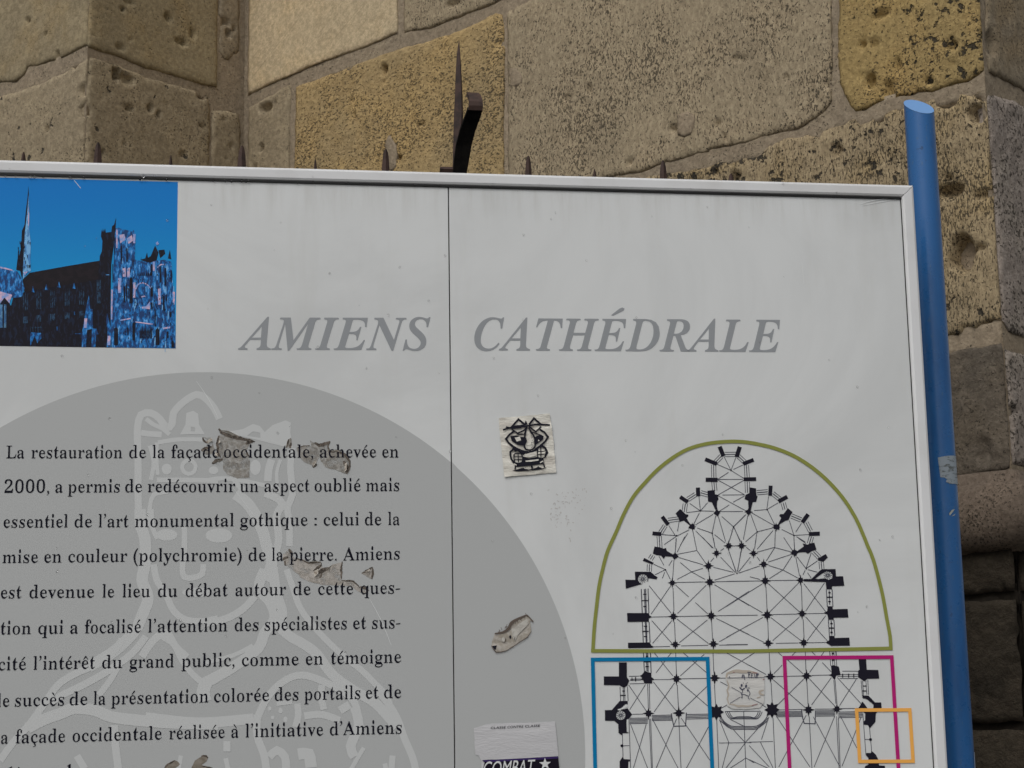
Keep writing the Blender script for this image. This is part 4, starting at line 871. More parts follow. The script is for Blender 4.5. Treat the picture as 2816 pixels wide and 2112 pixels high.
# thin vault lines
for s in ((A, (1880, 268), (1972, 450), (2040, 270)), (A, (1780, 365), (1972, 450)), (A, (2005, 437), (2130, 378)), (A, (1790, 573), (1940, 475)), (A, (1972, 450), (2140, 555)), (A, (1800, 570), (2130, 568)), (A, (1800, 578), (2150, 770)), (A, (1800, 775), (2140, 582)), (A, (1860, 776), (2150, 772)),
          (A, (1800, 785), (2170, 985)), (A, (1950, 905), (1810, 995)), (A, (2155, 785), (2000, 870)), (A, (1820, 995), (2130, 993)), (A, (1548, 790), (1567, 985)), (A, (1425, 885), (1567, 985), (1665, 875)), (A, (1385, 1008), (1567, 985), (1745, 990)), (A, (1555, 1010), (1478, 1160)), (A, (1735, 1030), (1500, 1170)),
          (A, (1150, 1180), (1235, 1312), (1050, 1297)), (A, (1285, 1130), (1265, 1255)), (A, (1420, 1235), (1250, 1320), (1090, 1430)), (A, (1525, 1212), (1722, 1280)), (A, (1770, 1050), (1722, 1280), (1762, 1480)), (A, (1755, 1300), (1895, 1410)), (A, (1805, 1060), (1900, 1390)), (A, (1850, 1060), (2005, 1195), (1950, 1380)),
          (A, (2005, 1195), (2100, 1390)), (A, (2005, 1195), (2165, 1035)), (A, (1465, 1240), (1518, 1500)), (A, (1505, 1250), (1740, 1480)), (A, (1400, 1280), (1300, 1440)), (A, (1250, 1350), (1240, 1480)),
          (C, (1250, 215), (1520, 162), (1640, 335)), (C, (1280, 255), (1600, 350)), (C, (1360, -20), (1260, 185)), (C, (1245, 0), (1235, 190)), (C, (1600, -10), (1725, 130)), (C, (1740, 0), (1765, 145)), (C, (1835, 250), (2030, 455)), (C, (1740, 385), (2000, 450)), (C, (1945, 175), (2040, 440)), (C, (2110, 165), (2055, 440)),
          (C, (1755, 555), (2020, 470)), (C, (1680, 430), (1685, 520)), (C, (1745, 260), (1705, 310)), (C, (1835, 165), (1880, 135)), (C, (2000, 103), (2055, 100)), (C, (1218, 285), (1200, 540)), (C, (1300, 320), (1450, 445), (1630, 545)), (C, (1260, 545), (1450, 445), (1600, 400)), (C, (1110, 425), (1170, 545)), (C, (950, 345), (1105, 415), (965, 485)),
          (C, (1020, 240), (1085, 360)), (C, (1195, 290), (1150, 365)), (C, (1095, 450), (1065, 530)), (C, (1250, 585), (1610, 578)), (C, (1765, 575), (2212, 568)), (Dd, (-10, 570), (430, 565)), (Dd, (565, 560), (925, 556)), (Dd, (150, 462), (430, 365)), (Dd, (145, 450), (305, 250)), (Dd, (135, 440), (180, 165)), (Dd, (25, 180), (115, 450)),
          (Dd, (300, 510), (430, 545)), (Dd, (490, 415), (497, 505)), (Dd, (390, 185), (620, 122), (860, 185)), (Dd, (630, 0), (628, 122), (515, 300)), (Dd, (540, 315), (850, 212)), (Dd, (545, 360), (735, 420), (930, 525)), (Dd, (735, 420), (555, 535)), (Dd, (855, 235), (735, 420)), (Dd, (905, 250), (955, 500)), (Dd, (920, 245), (1040, 402), (1190, 300)),
          (Dd, (1040, 402), (1110, 190)), (Dd, (1065, 415), (1190, 450)), (Dd, (1060, 455), (1110, 530)), (Dd, (1030, 420), (1000, 485)), (Dd, (395, 250), (430, 300)), (Dd, (250, 120), (305, 165)), (Dd, (880, 0), (890, 155)), (Dd, (940, 0), (1040, 70)), (Dd, (745, -10), (855, 155)), (Dd, (525, -10), (395, 145)), (Dd, (380, 10), (358, 150)),
          (B_, (545, 795), (522, 968)), (B_, (535, 960), (670, 880)), (B_, (355, 980), (522, 968)), (B_, (530, 975), (622, 1160)), (B_, (320, 1010), (610, 1175)), (B_, (310, 1030), (395, 1262), (600, 1210)), (B_, (270, 1045), (212, 1365)), (B_, (85, 1195), (245, 1035)), (B_, (85, 1195), (22, 1395)), (B_, (85, 1195), (170, 1395)), (B_, (635, 1240), (628, 1440)),
          (B_, (390, 1280), (365, 1440)), (B_, (605, 1245), (435, 1440)), (B_, (720, 1230), (880, 1310), (1080, 1298)), (B_, (820, 1115), (880, 1310), (885, 1440)), (B_, (980, 1150), (905, 1265)), (B_, (915, 1325), (1030, 1395)), (B_, (390, 1265), (240, 1395)),
          # bays
          (C, (890, 630), (1180, 990)), (C, (1175, 630), (915, 1005)), (C, (1205, 660), (1218, 960)), (C, (1240, 620), (1410, 775)), (C, (1500, 850), (1665, 1000)), (C, (1645, 620), (1265, 995)), (C, (1693, 655), (1708, 960)), (C, (1755, 615), (2212, 890)), (C, (2212, 700), (1800, 970)), (C, (930, 1042), (1150, 1038)), (C, (1275, 1035), (1640, 1028)), (C, (1785, 1025), (2212, 1018)),
          (C, (925, 1090), (1195, 1395)), (C, (1190, 1090), (935, 1390)), (C, (1225, 1105), (1235, 1350)), (C, (1260, 1070), (1670, 1390)), (C, (1660, 1080), (1290, 1380)), (C, (1715, 1100), (1728, 1350)), (C, (1775, 1060), (2212, 1275)), (C, (2212, 1145), (1815, 1370)), (C, (950, 1436), (1165, 1432)), (C, (1310, 1424), (1670, 1416)), (C, (1815, 1414), (2195, 1408)),
          (Dd, (-10, 710), (465, 985)), (Dd, (460, 605), (-10, 900)), (Dd, (-10, 1022), (400, 1018)), (Dd, (605, 1010), (925, 1002)), (Dd, (510, 640), (525, 945)), (Dd, (540, 600), (955, 975)), (Dd, (950, 585), (560, 975)), (Dd, (978, 610), (990, 940)), (Dd, (1010, 600), (1300, 970)), (Dd, (1285, 590), (1035, 965)), (Dd, (1060, 998), (1275, 995)),
          (Dd, (-10, 1130), (480, 1375)), (Dd, (475, 1045), (-10, 1310)), (Dd, (535, 1095), (543, 1330)), (Dd, (575, 1050), (975, 1355)), (Dd, (950, 1045), (600, 1355)), (Dd, (1003, 1075), (1015, 1320)), (Dd, (1035, 1040), (1325, 1360)), (Dd, (1300, 1025), (1055, 1355)), (Dd, (640, 1390), (935, 1385)), (Dd, (1080, 1383), (1300, 1378)), (Dd, (-10, 1408), (270, 1404)),
          # lower part
          (Ee, (1202, 110), (1213, 395)), (Ee, (1700, 105), (1712, 395)), (Ee, (920, 480), (1145, 478)), (Ee, (1285, 468), (1660, 463)), (Ee, (1800, 460), (1960, 458)), (Ee, (912, 115), (1165, 430)), (Ee, (1145, 120), (940, 390)), (Ee, (1290, 110), (1660, 425)), (Ee, (1585, 140), (1265, 430)), (Ee, (1840, 100), (2212, 305)), (Ee, (1812, 400), (2212, 150)),
          (Ee, (905, 510), (1205, 890)), (Ee, (1190, 520), (915, 910)), (Ee, (1255, 510), (1630, 830)), (Ee, (1620, 570), (1285, 890)), (Ee, (575, 550), (812, 900)), (Ee, (800, 545), (590, 880)), (Ee, (828, 540), (838, 860)), (Ee, (850, 540), (858, 870)), (Ee, (1223, 550), (1240, 860)), (Ee, (1720, 550), (1735, 830)), (Ee, (1800, 510), (2070, 655)), (Ee, (1815, 860), (2060, 715)),
          (Ee, (850, 1000), (880, 1690)), (Ee, (868, 1000), (894, 1690)), (Ee, (1245, 1010), (1275, 1690)), (Ee, (1750, 1010), (1778, 1690)), (Ee, (890, 1000), (1250, 1690)), (Ee, (600, 1072), (840, 1690)), (Ee, (810, 1072), (630, 1690)), (Ee, (1215, 1000), (930, 1690)), (Ee, (1275, 990), (1670, 1570)), (Ee, (1640, 1110), (1330, 1690)),
          (Ee, (560, 575), (568, 765)), (Ee, (460, 575), (468, 765)), (Ee, (503, 590), (508, 765)), (Ee, (520, 590), (526, 765)), (Ee, (492, 1195), (500, 1505)), (Ee, (580, 1000), (603, 1690)), (Ee, (500, 1362), (585, 1360)), (Ee, (595, 475), (740, 470)), (Ee, (595, 490), (740, 486)), (Ee, (590, 536), (780, 532)), (Ee, (580, 436), (720, 433)), (Ee, (625, 942), (770, 940)),
          (Ee, (1785, 1010), (1912, 1320), (1815, 1690)), (Ee, (1780, 1325), (2212, 1320)), (Ee, (2110, 905), (2140, 1690)), (Ee, (1850, 1690), (2130, 1325)), (Ee, (1900, 1680), (2140, 1525), (2250, 1590)), (Ee, (1975, 1150), (2130, 1320), (2300, 1130)), (Ee, (1930, 1010), (2110, 1100)), (Ee, (1860, 905), (2340, 900)),
          (G, (243, 90), (255, 340)), (G, (683, 88), (690, 330)), (G, (267, 475), (280, 720)), (G, (702, 460), (716, 740)), (G, (1030, 445), (1055, 730)), (G, (1045, 445), (1068, 730)), (G, (290, 900), (320, 1535)), (G, (730, 885), (765, 1535)), (G, (1062, 885), (1095, 1535)), (G, (1085, 900), (1108, 1535)), (G, (330, 400), (630, 393)), (G, (765, 386), (975, 381)), (G, (105, 405), (190, 402)),
          (G, (360, 806), (650, 800)), (G, (800, 797), (1010, 795)), (G, (1115, 790), (1335, 787)), (G, (330, 85), (400, 150)), (G, (470, 200), (655, 365)), (G, (0, 262), (205, 375)), (G, (300, 365), (400, 262)), (G, (520, 145), (580, 85)), (G, (735, 350), (920, 85)), (G, (890, 230), (995, 340)), (G, (750, 88), (805, 140)), (G, (75, 105), (0, 150)),
          (G, (295, 440), (690, 785)), (G, (662, 432), (330, 760)), (G, (735, 430), (1050, 768)), (G, (1000, 412), (760, 745)), (G, (1072, 412), (1370, 740)), (G, (1310, 420), (1100, 752)), (G, (330, 880), (740, 1500)), (G, (695, 870), (360, 1500)), (G, (780, 890), (1100, 1490)), (G, (1040, 885), (790, 1500)), (G, (1110, 880), (1310, 1270)), (G, (1360, 900), (1130, 1490)),
          (G, (0, 1198), (290, 1190)), (G, (135, 1195), (290, 1510)), (G, (240, 890), (150, 1165)), (G, (0, 1240), (245, 1500)), (G, (0, 1410), (260, 1530)), (G, (0, 660), (210, 775)),
          (G, (1135, 335), (1325, 335)), (G, (1110, 375), (1325, 375)), (G, (1075, 398), (1325, 397)), (G, (1100, 423), (1325, 423)), (G, (978, 85), (992, 270)), (G, (1052, 85), (1066, 275)), (G, (1008, 85), (1018, 265)), (G, (1030, 85), (1042, 265)), (G, (1362, 450), (1378, 640)), (G, (1380, 455), (1392, 640)), (G, (1420, 450), (1432, 620)), (G, (1443, 445), (1452, 620)),
          (G, (1383, 850), (1420, 1350)), (G, (1465, 1030), (1490, 1310)), (G, (1405, 1165), (1465, 1165))):
    ln(s[0], *s[1:], w=1.75)
for x0_, y0_, x1_, y1_ in ((785, 672, 798, 990), (875, 665, 886, 990), (826, 672, 838, 990), (843, 670, 852, 990), (800, 1108, 812, 1383), (888, 1105, 902, 1380), (838, 1108, 850, 1380), (852, 1108, 862, 1380), (813, 1510, 820, 1570), (905, 1505, 911, 1570), (850, 1510, 858, 1570), (868, 1510, 874, 1570)): ln(C, (x0_, y0_), (x1_, y1_), w=2.4)
for x0_, y0_, x1_, y1_ in ((1308, 676, 1322, 905), (1385, 676, 1396, 905), (1335, 1080, 1350, 1290), (1410, 1080, 1420, 1290), (1350, 1482, 1360, 1550), (1435, 1482, 1442, 1550), (1346, 690, 1354, 880), (1372, 1090, 1382, 1280)): ln(Dd, (x0_, y0_), (x1_, y1_), w=2.2)
for x0_, y0_, x1_, y1_ in ((772, 110, 785, 375), (865, 110, 875, 395), (810, 110, 820, 370), (828, 110, 836, 375)): ln(Ee, (x0_, y0_), (x1_, y1_), w=2.4)
for k in range(5): ln(Ee, (590, 995 + k * 18), (830, 990 + k * 18), w=2.0)
for k in range(5): ln(Ee, (885, 958 + k * 17), (1148 + k * 3, 952 + k * 17), w=2.0)
for k in range(4): ln(Ee, (1345, 945 + k * 20), (1690, 938 + k * 20), w=2.0)
for k in range(5): ln(G, (330, 830 + k * 15), (640 + k * 4, 824 + k * 15), w=1.9)
for k in range(5): ln(G, (815, 818 + k * 16), (1045, 815 + k * 16), w=1.9)
for k in range(5): ln(G, (1085, 832 + k * 17), (1380, 826 + k * 17), w=1.9)
P2.line(Ee((1145, 930), (1160, 1020), (1178, 1102), (1335, 1097), (1345, 920)), 2.6); P2.line(G((637, 800), (650, 900), (670, 970), (802, 975), (808, 812)), 2.6)
mir = lambda pts: [(2 * 2045.3 - x, y - (x - 2045) * .006) for x, y in pts]
for k in range(3):
    o_ = k * 26
    p = Ee((1868 + o_, 908), (1885 + o_ * .95, 950), (1930 + o_ * .8, 1000 - o_ * .25), (2000 + o_ * .5, 1003 - o_ * .55), (2112, 1002 - o_ * .55)); P2.line(p, 2.0, smooth=True); P2.line(mir(p), 2.0, smooth=True)
    p = Ee((1795 - k * 4, 960 + k * 30), (1850, 1040 + k * 16), (1940, 1098 + k * 19), (2040, 1104 + k * 19), (2112, 1103 + k * 19)); P2.line(p, 2.2, smooth=True); P2.line(mir(p), 2.2, smooth=True)
for fn, x, y, r in ((C, 805, 540, 58), (Ee, 470, 955, 58), (Dd, 1328, 490, 56)):
    for k in range(12):
        a = k * math.pi / 6; ln(fn, (x + 8 * math.cos(a), y + 8 * math.sin(a)), (x + r * math.cos(a), y + r * math.sin(a)), w=1.5)
PLAN = P2.build(stuff=True); PLAN.name = 'floor_plan'; P1.build_pieces(PLAN)
Pw = Layer('stair_print', M_SHEET, .0007, 3e-6)
for k in range(5): Pw.line(Ee((430 + k * 20, 880 - k * 2), (470 + k * 16, 905 - k * 18 - 20)), 3.4)
Pw.poly(Ee((490, 850), (545, 805), (568, 840), (520, 862))); Pw.poly(Ee((548, 1015), (575, 1010), (575, 1175), (550, 1175)))
Pw.poly(G((1395, 870), (1408, 870), (1410, 930), (1397, 940)))
Pw.build_pieces(PLAN)
# coloured frames
L = Layer('green_outline', pm('olive_print', 108, 112, 56), .0009)
arch = C((145, 1487), (162, 1200), (190, 930), (226, 640), (272, 420), (340, 170)) + A((455, 1260), (550, 1035), (678, 800), (845, 600), (1005, 435), (1200, 283), (1400, 170), (1640, 100), (1900, 70)) + B_((200, 72), (400, 102), (620, 155), (850, 245), (1050, 362), (1230, 500), (1400, 665), (1560, 860), (1700, 1090), (1790, 1290), (1850, 1440)) + \
       Dd((1930, 290), (2040, 700), (2110, 1080), (2150, 1300), (2160, 1462))
L.line(arch, 9.8, smooth=True); L.line([C((120, 1490))[0], (2038, 1791), Dd((2183, 1457))[0]], 10.0); L.build()
L = Layer('blue_outline', pm('teal_blue_print', 6, 94, 134), .0009); L.line(Ee((130, 1730), (95, 213), (1627, 202), (1693, 1730)), 10.6); L.build()
L = Layer('pink_outline', pm('magenta_print', 142, 26, 90), .0009); L.line(G((493, 1560), (427, 172), (1733, 164), (1818, 1560)), 10.2); L.build()
L = Layer('orange_outline', pm('orange_print', 190, 138, 68), .0011); L.line(G((1305, 808), (1952, 805), (1992, 1430), (1343, 1433)), 9.6, closed=True); L.build()

# ---- scorched and peeled patches of the print
def burnt(name, c1, c2, sc=60, worn=False):
    m = mat(name, c1, .6); t = NT(m); v = t.objvec()
    c = t.mix(t.ramp(t.noise(v, sc, 6, .65, 1.2), .38, .66), c1, c2); t.t.links.new(c, t.b.inputs['Base Color'])
    bn = t.n('ShaderNodeBump', {'Height': t.noise(v, 90, 5), 'Strength': .7, 'Distance': .0015}); t.t.links.new(bn.outputs[0], t.b.inputs['Normal'])
    if worn: t.t.links.new(t.ramp(t.noise(v, 70, 7, .7), .36, .56, .25, 1), t.b.inputs['Alpha'])   # film worn through in places
    return m
M_SC = burnt('scorched_film', ink(104, 100, 94), ink(134, 133, 130), 110, True); M_SD = burnt('charred_film', ink(44, 38, 32), ink(90, 82, 74), 220); M_SL = burnt('exposed_film', ink(142, 138, 133), ink(122, 117, 110), 110, True)
M_CU = burnt('curled_film', ink(160, 156, 148), ink(110, 100, 90), 200)
J = cv(540, 1160, 4.809); K = cv(750, 1490, 6.9125); I_ = cv(1250, 1300, 3.0165)
def patch(base, edges, curls, mb=M_SC, me_=M_SD, name='peeled_patch', jit=2.0):
    L = Layer(name, mb, .00045, 2e-6); rj = random.Random(len(base))
    for b in base:
        q = []
        for i in range(len(b)):
            a, c_ = np.array(b[i]), np.array(b[(i + 1) % len(b)]); n = max(1, int(np.linalg.norm(c_ - a) / 5))
            for k in range(n): q.append(tuple(a + (c_ - a) * k / n + np.array([rj.uniform(-1, 1), rj.uniform(-1, 1)]) * jit * .45))
        L.poly(q)
    L.build_pieces(sign)
    if edges:
        L = Layer('charred_edge', me_, .0005, 3e-6)
        for e, w in edges:
            q = []
            for i in range(len(e) - 1):
                a, c_ = np.array(e[i]), np.array(e[i + 1]); n = max(1, int(np.linalg.norm(c_ - a) / 4))
                for k in range(n): q.append(a + (c_ - a) * k / n + np.array([rj.uniform(-1, 1), rj.uniform(-1, 1)]) * .9)
            q.append(np.array(e[-1])); L.line(q, w * 1.35, taper=True)
        L.build_pieces(sign)
    for c_ in curls:                       # small lifted flaps of film
        vs = []; P = [PF.hit(*p) for p in c_]
        n = len(P)
        for i, p in enumerate(P): vs.append((p[0], -(.0007 + (.0035 if i in (1, 2) else 0)), p[1]))
        mesh('curled_flap', vs, [tuple(range(n))], M_CU, sign)
patch([J((300, 100), (345, 150), (300, 190), (290, 260), (265, 295), (290, 340), (295, 420), (310, 470), (350, 500), (350, 620), (400, 690), (540, 750), (700, 740), (705, 500), (680, 430), (640, 410), (680, 350), (725, 260), (700, 240), (560, 190), (460, 150)),
       J((85, 205), (190, 210), (218, 260), (200, 330), (140, 350), (70, 390), (130, 440), (215, 420), (240, 360), (210, 280))],
      [(J((300, 90), (330, 140), (400, 170), (520, 205), (640, 235), (725, 245)), 8), (J((300, 180), (270, 290), (290, 340), (280, 400), (320, 470)), 5), (J((640, 230), (720, 260), (650, 290)), 8), (J((210, 560), (260, 515), (350, 495)), 7), (J((650, 380), (680, 430), (700, 460)), 4), (J((85, 205), (90, 240), (140, 280)), 4), (J((65, 380), (110, 350), (200, 330)), 6)],
      [J((340, 110), (420, 125), (560, 190), (480, 185)), J((225, 545), (290, 515), (345, 520), (260, 540)), J((300, 240), (320, 260), (310, 285), (290, 290)), J((250, 400), (280, 420), (290, 470), (245, 440)), J((130, 260), (200, 215), (215, 250), (150, 290))])
patch([J((1500, 240), (1570, 290), (1640, 340), (1690, 290), (1770, 260), (1740, 350), (1760, 390), (1850, 385), (1930, 420), (2020, 520), (2030, 610), (1985, 690), (1880, 650), (1700, 600), (1640, 500), (1600, 420), (1540, 400)), J((1330, 345), (1480, 315), (1600, 340), (1620, 480), (1560, 590), (1420, 530), (1340, 440)),
       J((1215, 230), (1250, 205), (1260, 270), (1240, 350), (1185, 345))],
      [(J((1565, 275), (1620, 310), (1680, 300), (1770, 260)), 7), (J((1765, 265), (1740, 330), (1760, 400), (1850, 385), (1960, 430), (2025, 520), (2030, 610), (1985, 690)), 5), (J((1950, 520), (1990, 600), (1985, 680)), 8), (J((1540, 600), (1590, 560)), 6), (J((1190, 340), (1220, 230)), 4), (J((1250, 280), (1240, 350)), 5), (J((1330, 345), (1420, 320), (1500, 315)), 2)],
      [J((1530, 560), (1570, 510), (1590, 540), (1550, 590)), J((1960, 560), (1990, 540), (1985, 640), (1960, 660)), J((1770, 385), (1870, 380), (1900, 400), (1800, 395))])
patch([K((240, 440), (200, 350), (190, 240), (260, 180), (320, 150), (370, 180), (350, 240), (430, 320), (560, 340), (640, 390), (780, 390), (925, 400), (930, 470), (1000, 520), (1120, 440), (1310, 390), (1300, 560), (1310, 730), (1400, 760), (1540, 750), (1620, 830), (1640, 960), (1500, 850), (1300, 830), (950, 820), (700, 760), (520, 680), (500, 620), (390, 550)),
       K((1690, 600), (1840, 520), (1900, 480), (1905, 560), (1885, 710), (1780, 660)), K((1620, 860), (1700, 870), (1800, 900), (1820, 970), (1740, 980), (1640, 950))],
      [(K((310, 140), (345, 200), (370, 260)), 6), (K((230, 360), (240, 450)), 4), (K((430, 310), (560, 345), (680, 400), (925, 395), (925, 440)), 3.5), (K((780, 550), (850, 500), (930, 440)), 6), (K((860, 590), (960, 540), (1060, 500)), 9), (K((900, 690), (930, 600)), 4), (K((1320, 380), (1300, 480), (1310, 700)), 4), (K((1310, 730), (1400, 740), (1540, 750), (1620, 830), (1650, 870)), 3.5),
       (K((1690, 600), (1850, 510), (1900, 480)), 4), (K((1895, 490), (1905, 590), (1885, 710)), 4.5), (K((190, 350), (230, 310), (300, 290)), 5), (K((1650, 860), (1740, 870), (1820, 930)), 5)],
      [K((780, 560), (860, 520), (865, 600), (790, 680)), K((1740, 570), (1840, 520), (1860, 560), (1790, 590)), K((1000, 520), (1060, 490), (1130, 440), (1060, 550)), K((640, 380), (820, 370), (920, 385), (820, 392))], mb=M_SL)
patch([cv(440, 2040, 11.06)((150, 796), (220, 700), (330, 640), (450, 560), (540, 590), (600, 680), (540, 760), (400, 830), (150, 850)), cv(440, 2040, 11.06)((950, 800), (1020, 640), (1060, 560), (1200, 480), (1350, 425), (1460, 480), (1420, 580), (1330, 650), (1260, 700), (1400, 760), (1580, 790), (1700, 900), (900, 900))],
      [(cv(440, 2040, 11.06)((150, 796), (220, 700), (330, 650), (450, 570)), 4), (cv(440, 2040, 11.06)((1250, 440), (1400, 425), (1460, 490)), 4), (cv(440, 2040, 11.06)((1260, 740), (1400, 765), (1600, 800)), 3)], [], mb=burnt('brown_film', ink(92, 86, 76), ink(112, 106, 98)))
# faint dirty residue and scratches
L = Layer('glue_residue', pm('faint_dirt_print', 148, 146, 144), .0002, 2e-6)
rr = random.Random(11)
for i in range(70):
    cx_, cy_ = rr.choice([(1525, 1400), (1530, 1410), (1585, 1360), (1600, 1375), (1556, 1377), (1560, 1440)]); x = cx_ + rr.gauss(0, 7); y = cy_ + rr.gauss(0, 22); a = rr.uniform(0, 3.1); l = rr.uniform(2, 7); L.line([(x, y), (x + l * math.cos(a), y + l * math.sin(a))], rr.uniform(1, 2.5))
L.build(stuff=True)
L = Layer('scratch', pm('scratch_white', 176, 178, 178), .00065, 2e-6)
for q, w in (([(540, 1048), (575, 1100), (600, 1150)], 1.2), ([(1018, 1650), (1048, 1706), (1076, 1775)], 1.4), ([(2365, 562), (2400, 552), (2450, 546), (2470, 545)], 2.2), ([(2368, 566), (2420, 556), (2462, 549)], 1.6), ([(204, 496), (222, 518)], 1.6), ([(640, 1340), (700, 1420)], 1), ([(2205, 720), (2210, 780)], 1)): L.line(q, w, smooth=True, taper=True)
L.build_pieces(sign)

# ------------------------------------------------------------------ stickers on the sign
def sticker(name, label, pts, m, off=.0013, wr=.0006, res=.0025, cat='sticker', wf=120):
    """thin paper with wrinkles; returns its empty-less root object in the sign plane"""
    loop = [PF.hit(*p) for p in pts]; B = []
    for i in range(len(loop)):
        a, b = np.array(loop[i]), np.array(loop[(i + 1) % len(loop)]); k = max(1, int(np.linalg.norm(b - a) / res))
        for j in range(k):
            p = a + (b - a) * j / k; B.append(p + .00045 * np.array([fbm(p[0], p[1], 300, 1), fbm(p[0], p[1], 300, 9)]))
    B = np.array(B); x0, z0 = B.min(0); x1, z1 = B.max(0); cx_, cz_ = (x0 + x1) / 2, (z0 + z1) / 2
    gx, gz = np.meshgrid(np.arange(x0 + res / 2, x1, res), np.arange(z0 + res / 2, z1, res)); P = np.c_[gx.ravel(), gz.ravel()]
    ins = np.zeros(len(P), bool); nb = len(B)
    for i in range(nb):
        ax, ay = B[i]; bx, by = B[(i + 1) % nb]
        if ay == by: continue
        k = ((ay > P[:, 1]) != (by > P[:, 1])) & (P[:, 0] < (bx - ax) * (P[:, 1] - ay) / (by - ay) + ax); ins ^= k
    P = P[ins]
    vs, es, fs, *_ = delaunay_2d_cdt([Vector(p) for p in B] + [Vector(p) for p in P], [], [list(range(nb))], 1, 1e-7)
    f_ = lambda x, z: off + wr * (.5 + fbm(x * .35, z, wf, 2, 3))
    out = [(p.x - cx_, -f_(p.x, p.y), p.y - cz_) for p in vs]
    M = PF.M @ Matrix.Translation((cx_, 0, cz_))
    root = thing(name, label, cat, M)
    o = mesh('paper', out, [tuple(f) for f in fs], m, root, smooth=True)
    if o.data.polygons[0].normal.y > 0: o.data.flip_normals()
    return root, (cx_, cz_)
def on(root, c, L):
    o = L.build(root, True); o.data.transform(Matrix.Translation((-c[0], 0, -c[1]))); return o
def paper(name, c1, c2, sc=60, bump=.0012):
    m = mat(name, c1, .5); t = NT(m); v = t.objvec(scale=(.35, 1, 1.2), rot=(0, .35, 0))
    c = t.mix(t.ramp(t.noise(v, sc, 5, .6, 1), .42, .62), c1, c2); t.t.links.new(c, t.b.inputs['Base Color'])
    bn = t.n('ShaderNodeBump', {'Height': t.noise(v, 180, 3, .5, 1.5), 'Strength': .8, 'Distance': bump}); t.t.links.new(bn.outputs[0], t.b.inputs['Normal']); return m
M_INK = pm('sticker_ink', 22, 22, 30, .4)
g2 = cv(1340, 1110, 7.541)
root, c0 = sticker('sticker', 'crinkled sticker with black ink drawing of a long-nosed squat creature, below the word CATHÉDRALE', g2((230, 305), (420, 290), (820, 255), (1290, 205), (1320, 420), (1370, 800), (1395, 1100), (1425, 1430), (900, 1480), (350, 1520), (290, 900)), paper('crinkled_paper', ink(176, 174, 166), ink(158, 154, 146)), wr=.0012)
L = Layer('ink_drawing', M_INK, .0032, 3e-6)
for p, w in ((((490, 500), (640, 330), (770, 440)), 5), (((860, 440), (960, 310), (1110, 440)), 5), (((320, 550), (500, 500), (760, 480), (1000, 440), (1290, 450)), 4.6), (((380, 490), (500, 520), (700, 500)), 4), (((500, 540), (620, 620), (760, 560), (820, 480)), 4), (((860, 480), (1000, 590), (1110, 480)), 4),
             (((560, 570), (380, 735), (540, 900), (700, 980), (850, 1010), (1000, 960), (1250, 700), (1080, 540)), 5.2), (((790, 560), (770, 700), (800, 780), (760, 870), (790, 950), (880, 970), (960, 930), (985, 860), (970, 700), (900, 600), (850, 500)), 4.4), (((1110, 880), (1200, 930), (1240, 1020), (1190, 1100)), 5), (((540, 900), (520, 970), (470, 1010), (490, 1150), (560, 1250)), 5),
             (((550, 1050), (700, 1040), (720, 1220), (560, 1230), (550, 1050)), 3.4), (((550, 1110), (710, 1105)), 2.75), (((550, 1170), (710, 1165)), 2.75), (((630, 1040), (640, 1225)), 2.6), (((1040, 920), (1180, 900), (1200, 1110), (1040, 1130), (1040, 920)), 3.2), (((1040, 1000), (1190, 990)), 2.2), (((1040, 1060), (1190, 1050)), 2.2), (((1100, 910), (1105, 1120)), 2.75),
             (((580, 1270), (570, 1370)), 4), (((910, 1290), (930, 1370)), 5), (((1160, 1250), (1180, 1330)), 4), (((610, 640), (760, 640), (820, 500)), 3.4), (((850, 520), (920, 600), (1080, 650)), 3.2)):
    L.line(g2(*p), w, smooth=len(p) > 4)
for p in (((470, 680), (600, 665), (700, 700), (765, 700), (790, 790), (765, 880), (620, 860), (500, 780)), ((990, 690), (1090, 645), (1165, 680), (1150, 750), (1080, 800), (1000, 860), (985, 780)), ((520, 900), (640, 950), (800, 1030), (740, 1070), (620, 990), (560, 1010)), ((980, 940), (1120, 830), (1180, 900), (1030, 930), (1030, 1000)),
          ((720, 1100), (860, 1140), (1030, 1110), (1160, 1140), (1160, 1250), (900, 1290), (600, 1320), (560, 1240), (730, 1220)), ((510, 1395), (680, 1350), (780, 1330), (850, 1375), (1000, 1340), (1060, 1300), (1130, 1350), (1240, 1320), (1150, 1365), (900, 1395), (620, 1412)), ((490, 500), (700, 480), (830, 440), (790, 350), (760, 440), (560, 460)), ((1110, 420), (1260, 430), (1120, 460)), ((740, 1040), (900, 1010), (1010, 970), (1000, 990), (880, 1045))):
    L.poly(g2(*p))
for i in range(9):
    a = -.2 + i * .13; x, y = 380 + 150 * i / 9, 735 + 170 * i / 9; L.line(g2((x, y), (x - 16, y + 22)), 2.2); x, y = 1250 - 130 * i / 9, 700 - 130 * i / 9; L.line(g2((x, y), (x + 18, y - 18)), 2.2)
for i in range(30): x, y = rr.uniform(900, 970), rr.uniform(640, 940); (q,) = g2((x, y)); L.ell(q[0], q[1], .9, .9, 6)
on(root, c0, L)
L = Layer('bare_spot', paper('sticker_white', ink(172, 170, 163), ink(164, 161, 153)), .0038, 3e-6)
L.poly(g2((560, 715), (670, 690), (690, 770), (600, 795))); L.poly(g2((1040, 790), (1050, 750), (1080, 780))); L.poly(g2((780, 1190), (860, 1180), (1060, 1160), (1050, 1190), (900, 1210), (790, 1215))); L.line(g2((545, 1255), (600, 1285)), 2.75); L.line(g2((1085, 1235), (1145, 1195)), 3); L.line(g2((750, 1340), (830, 1362)), 2); L.line(g2((1060, 1310), (1120, 1335)), 2)
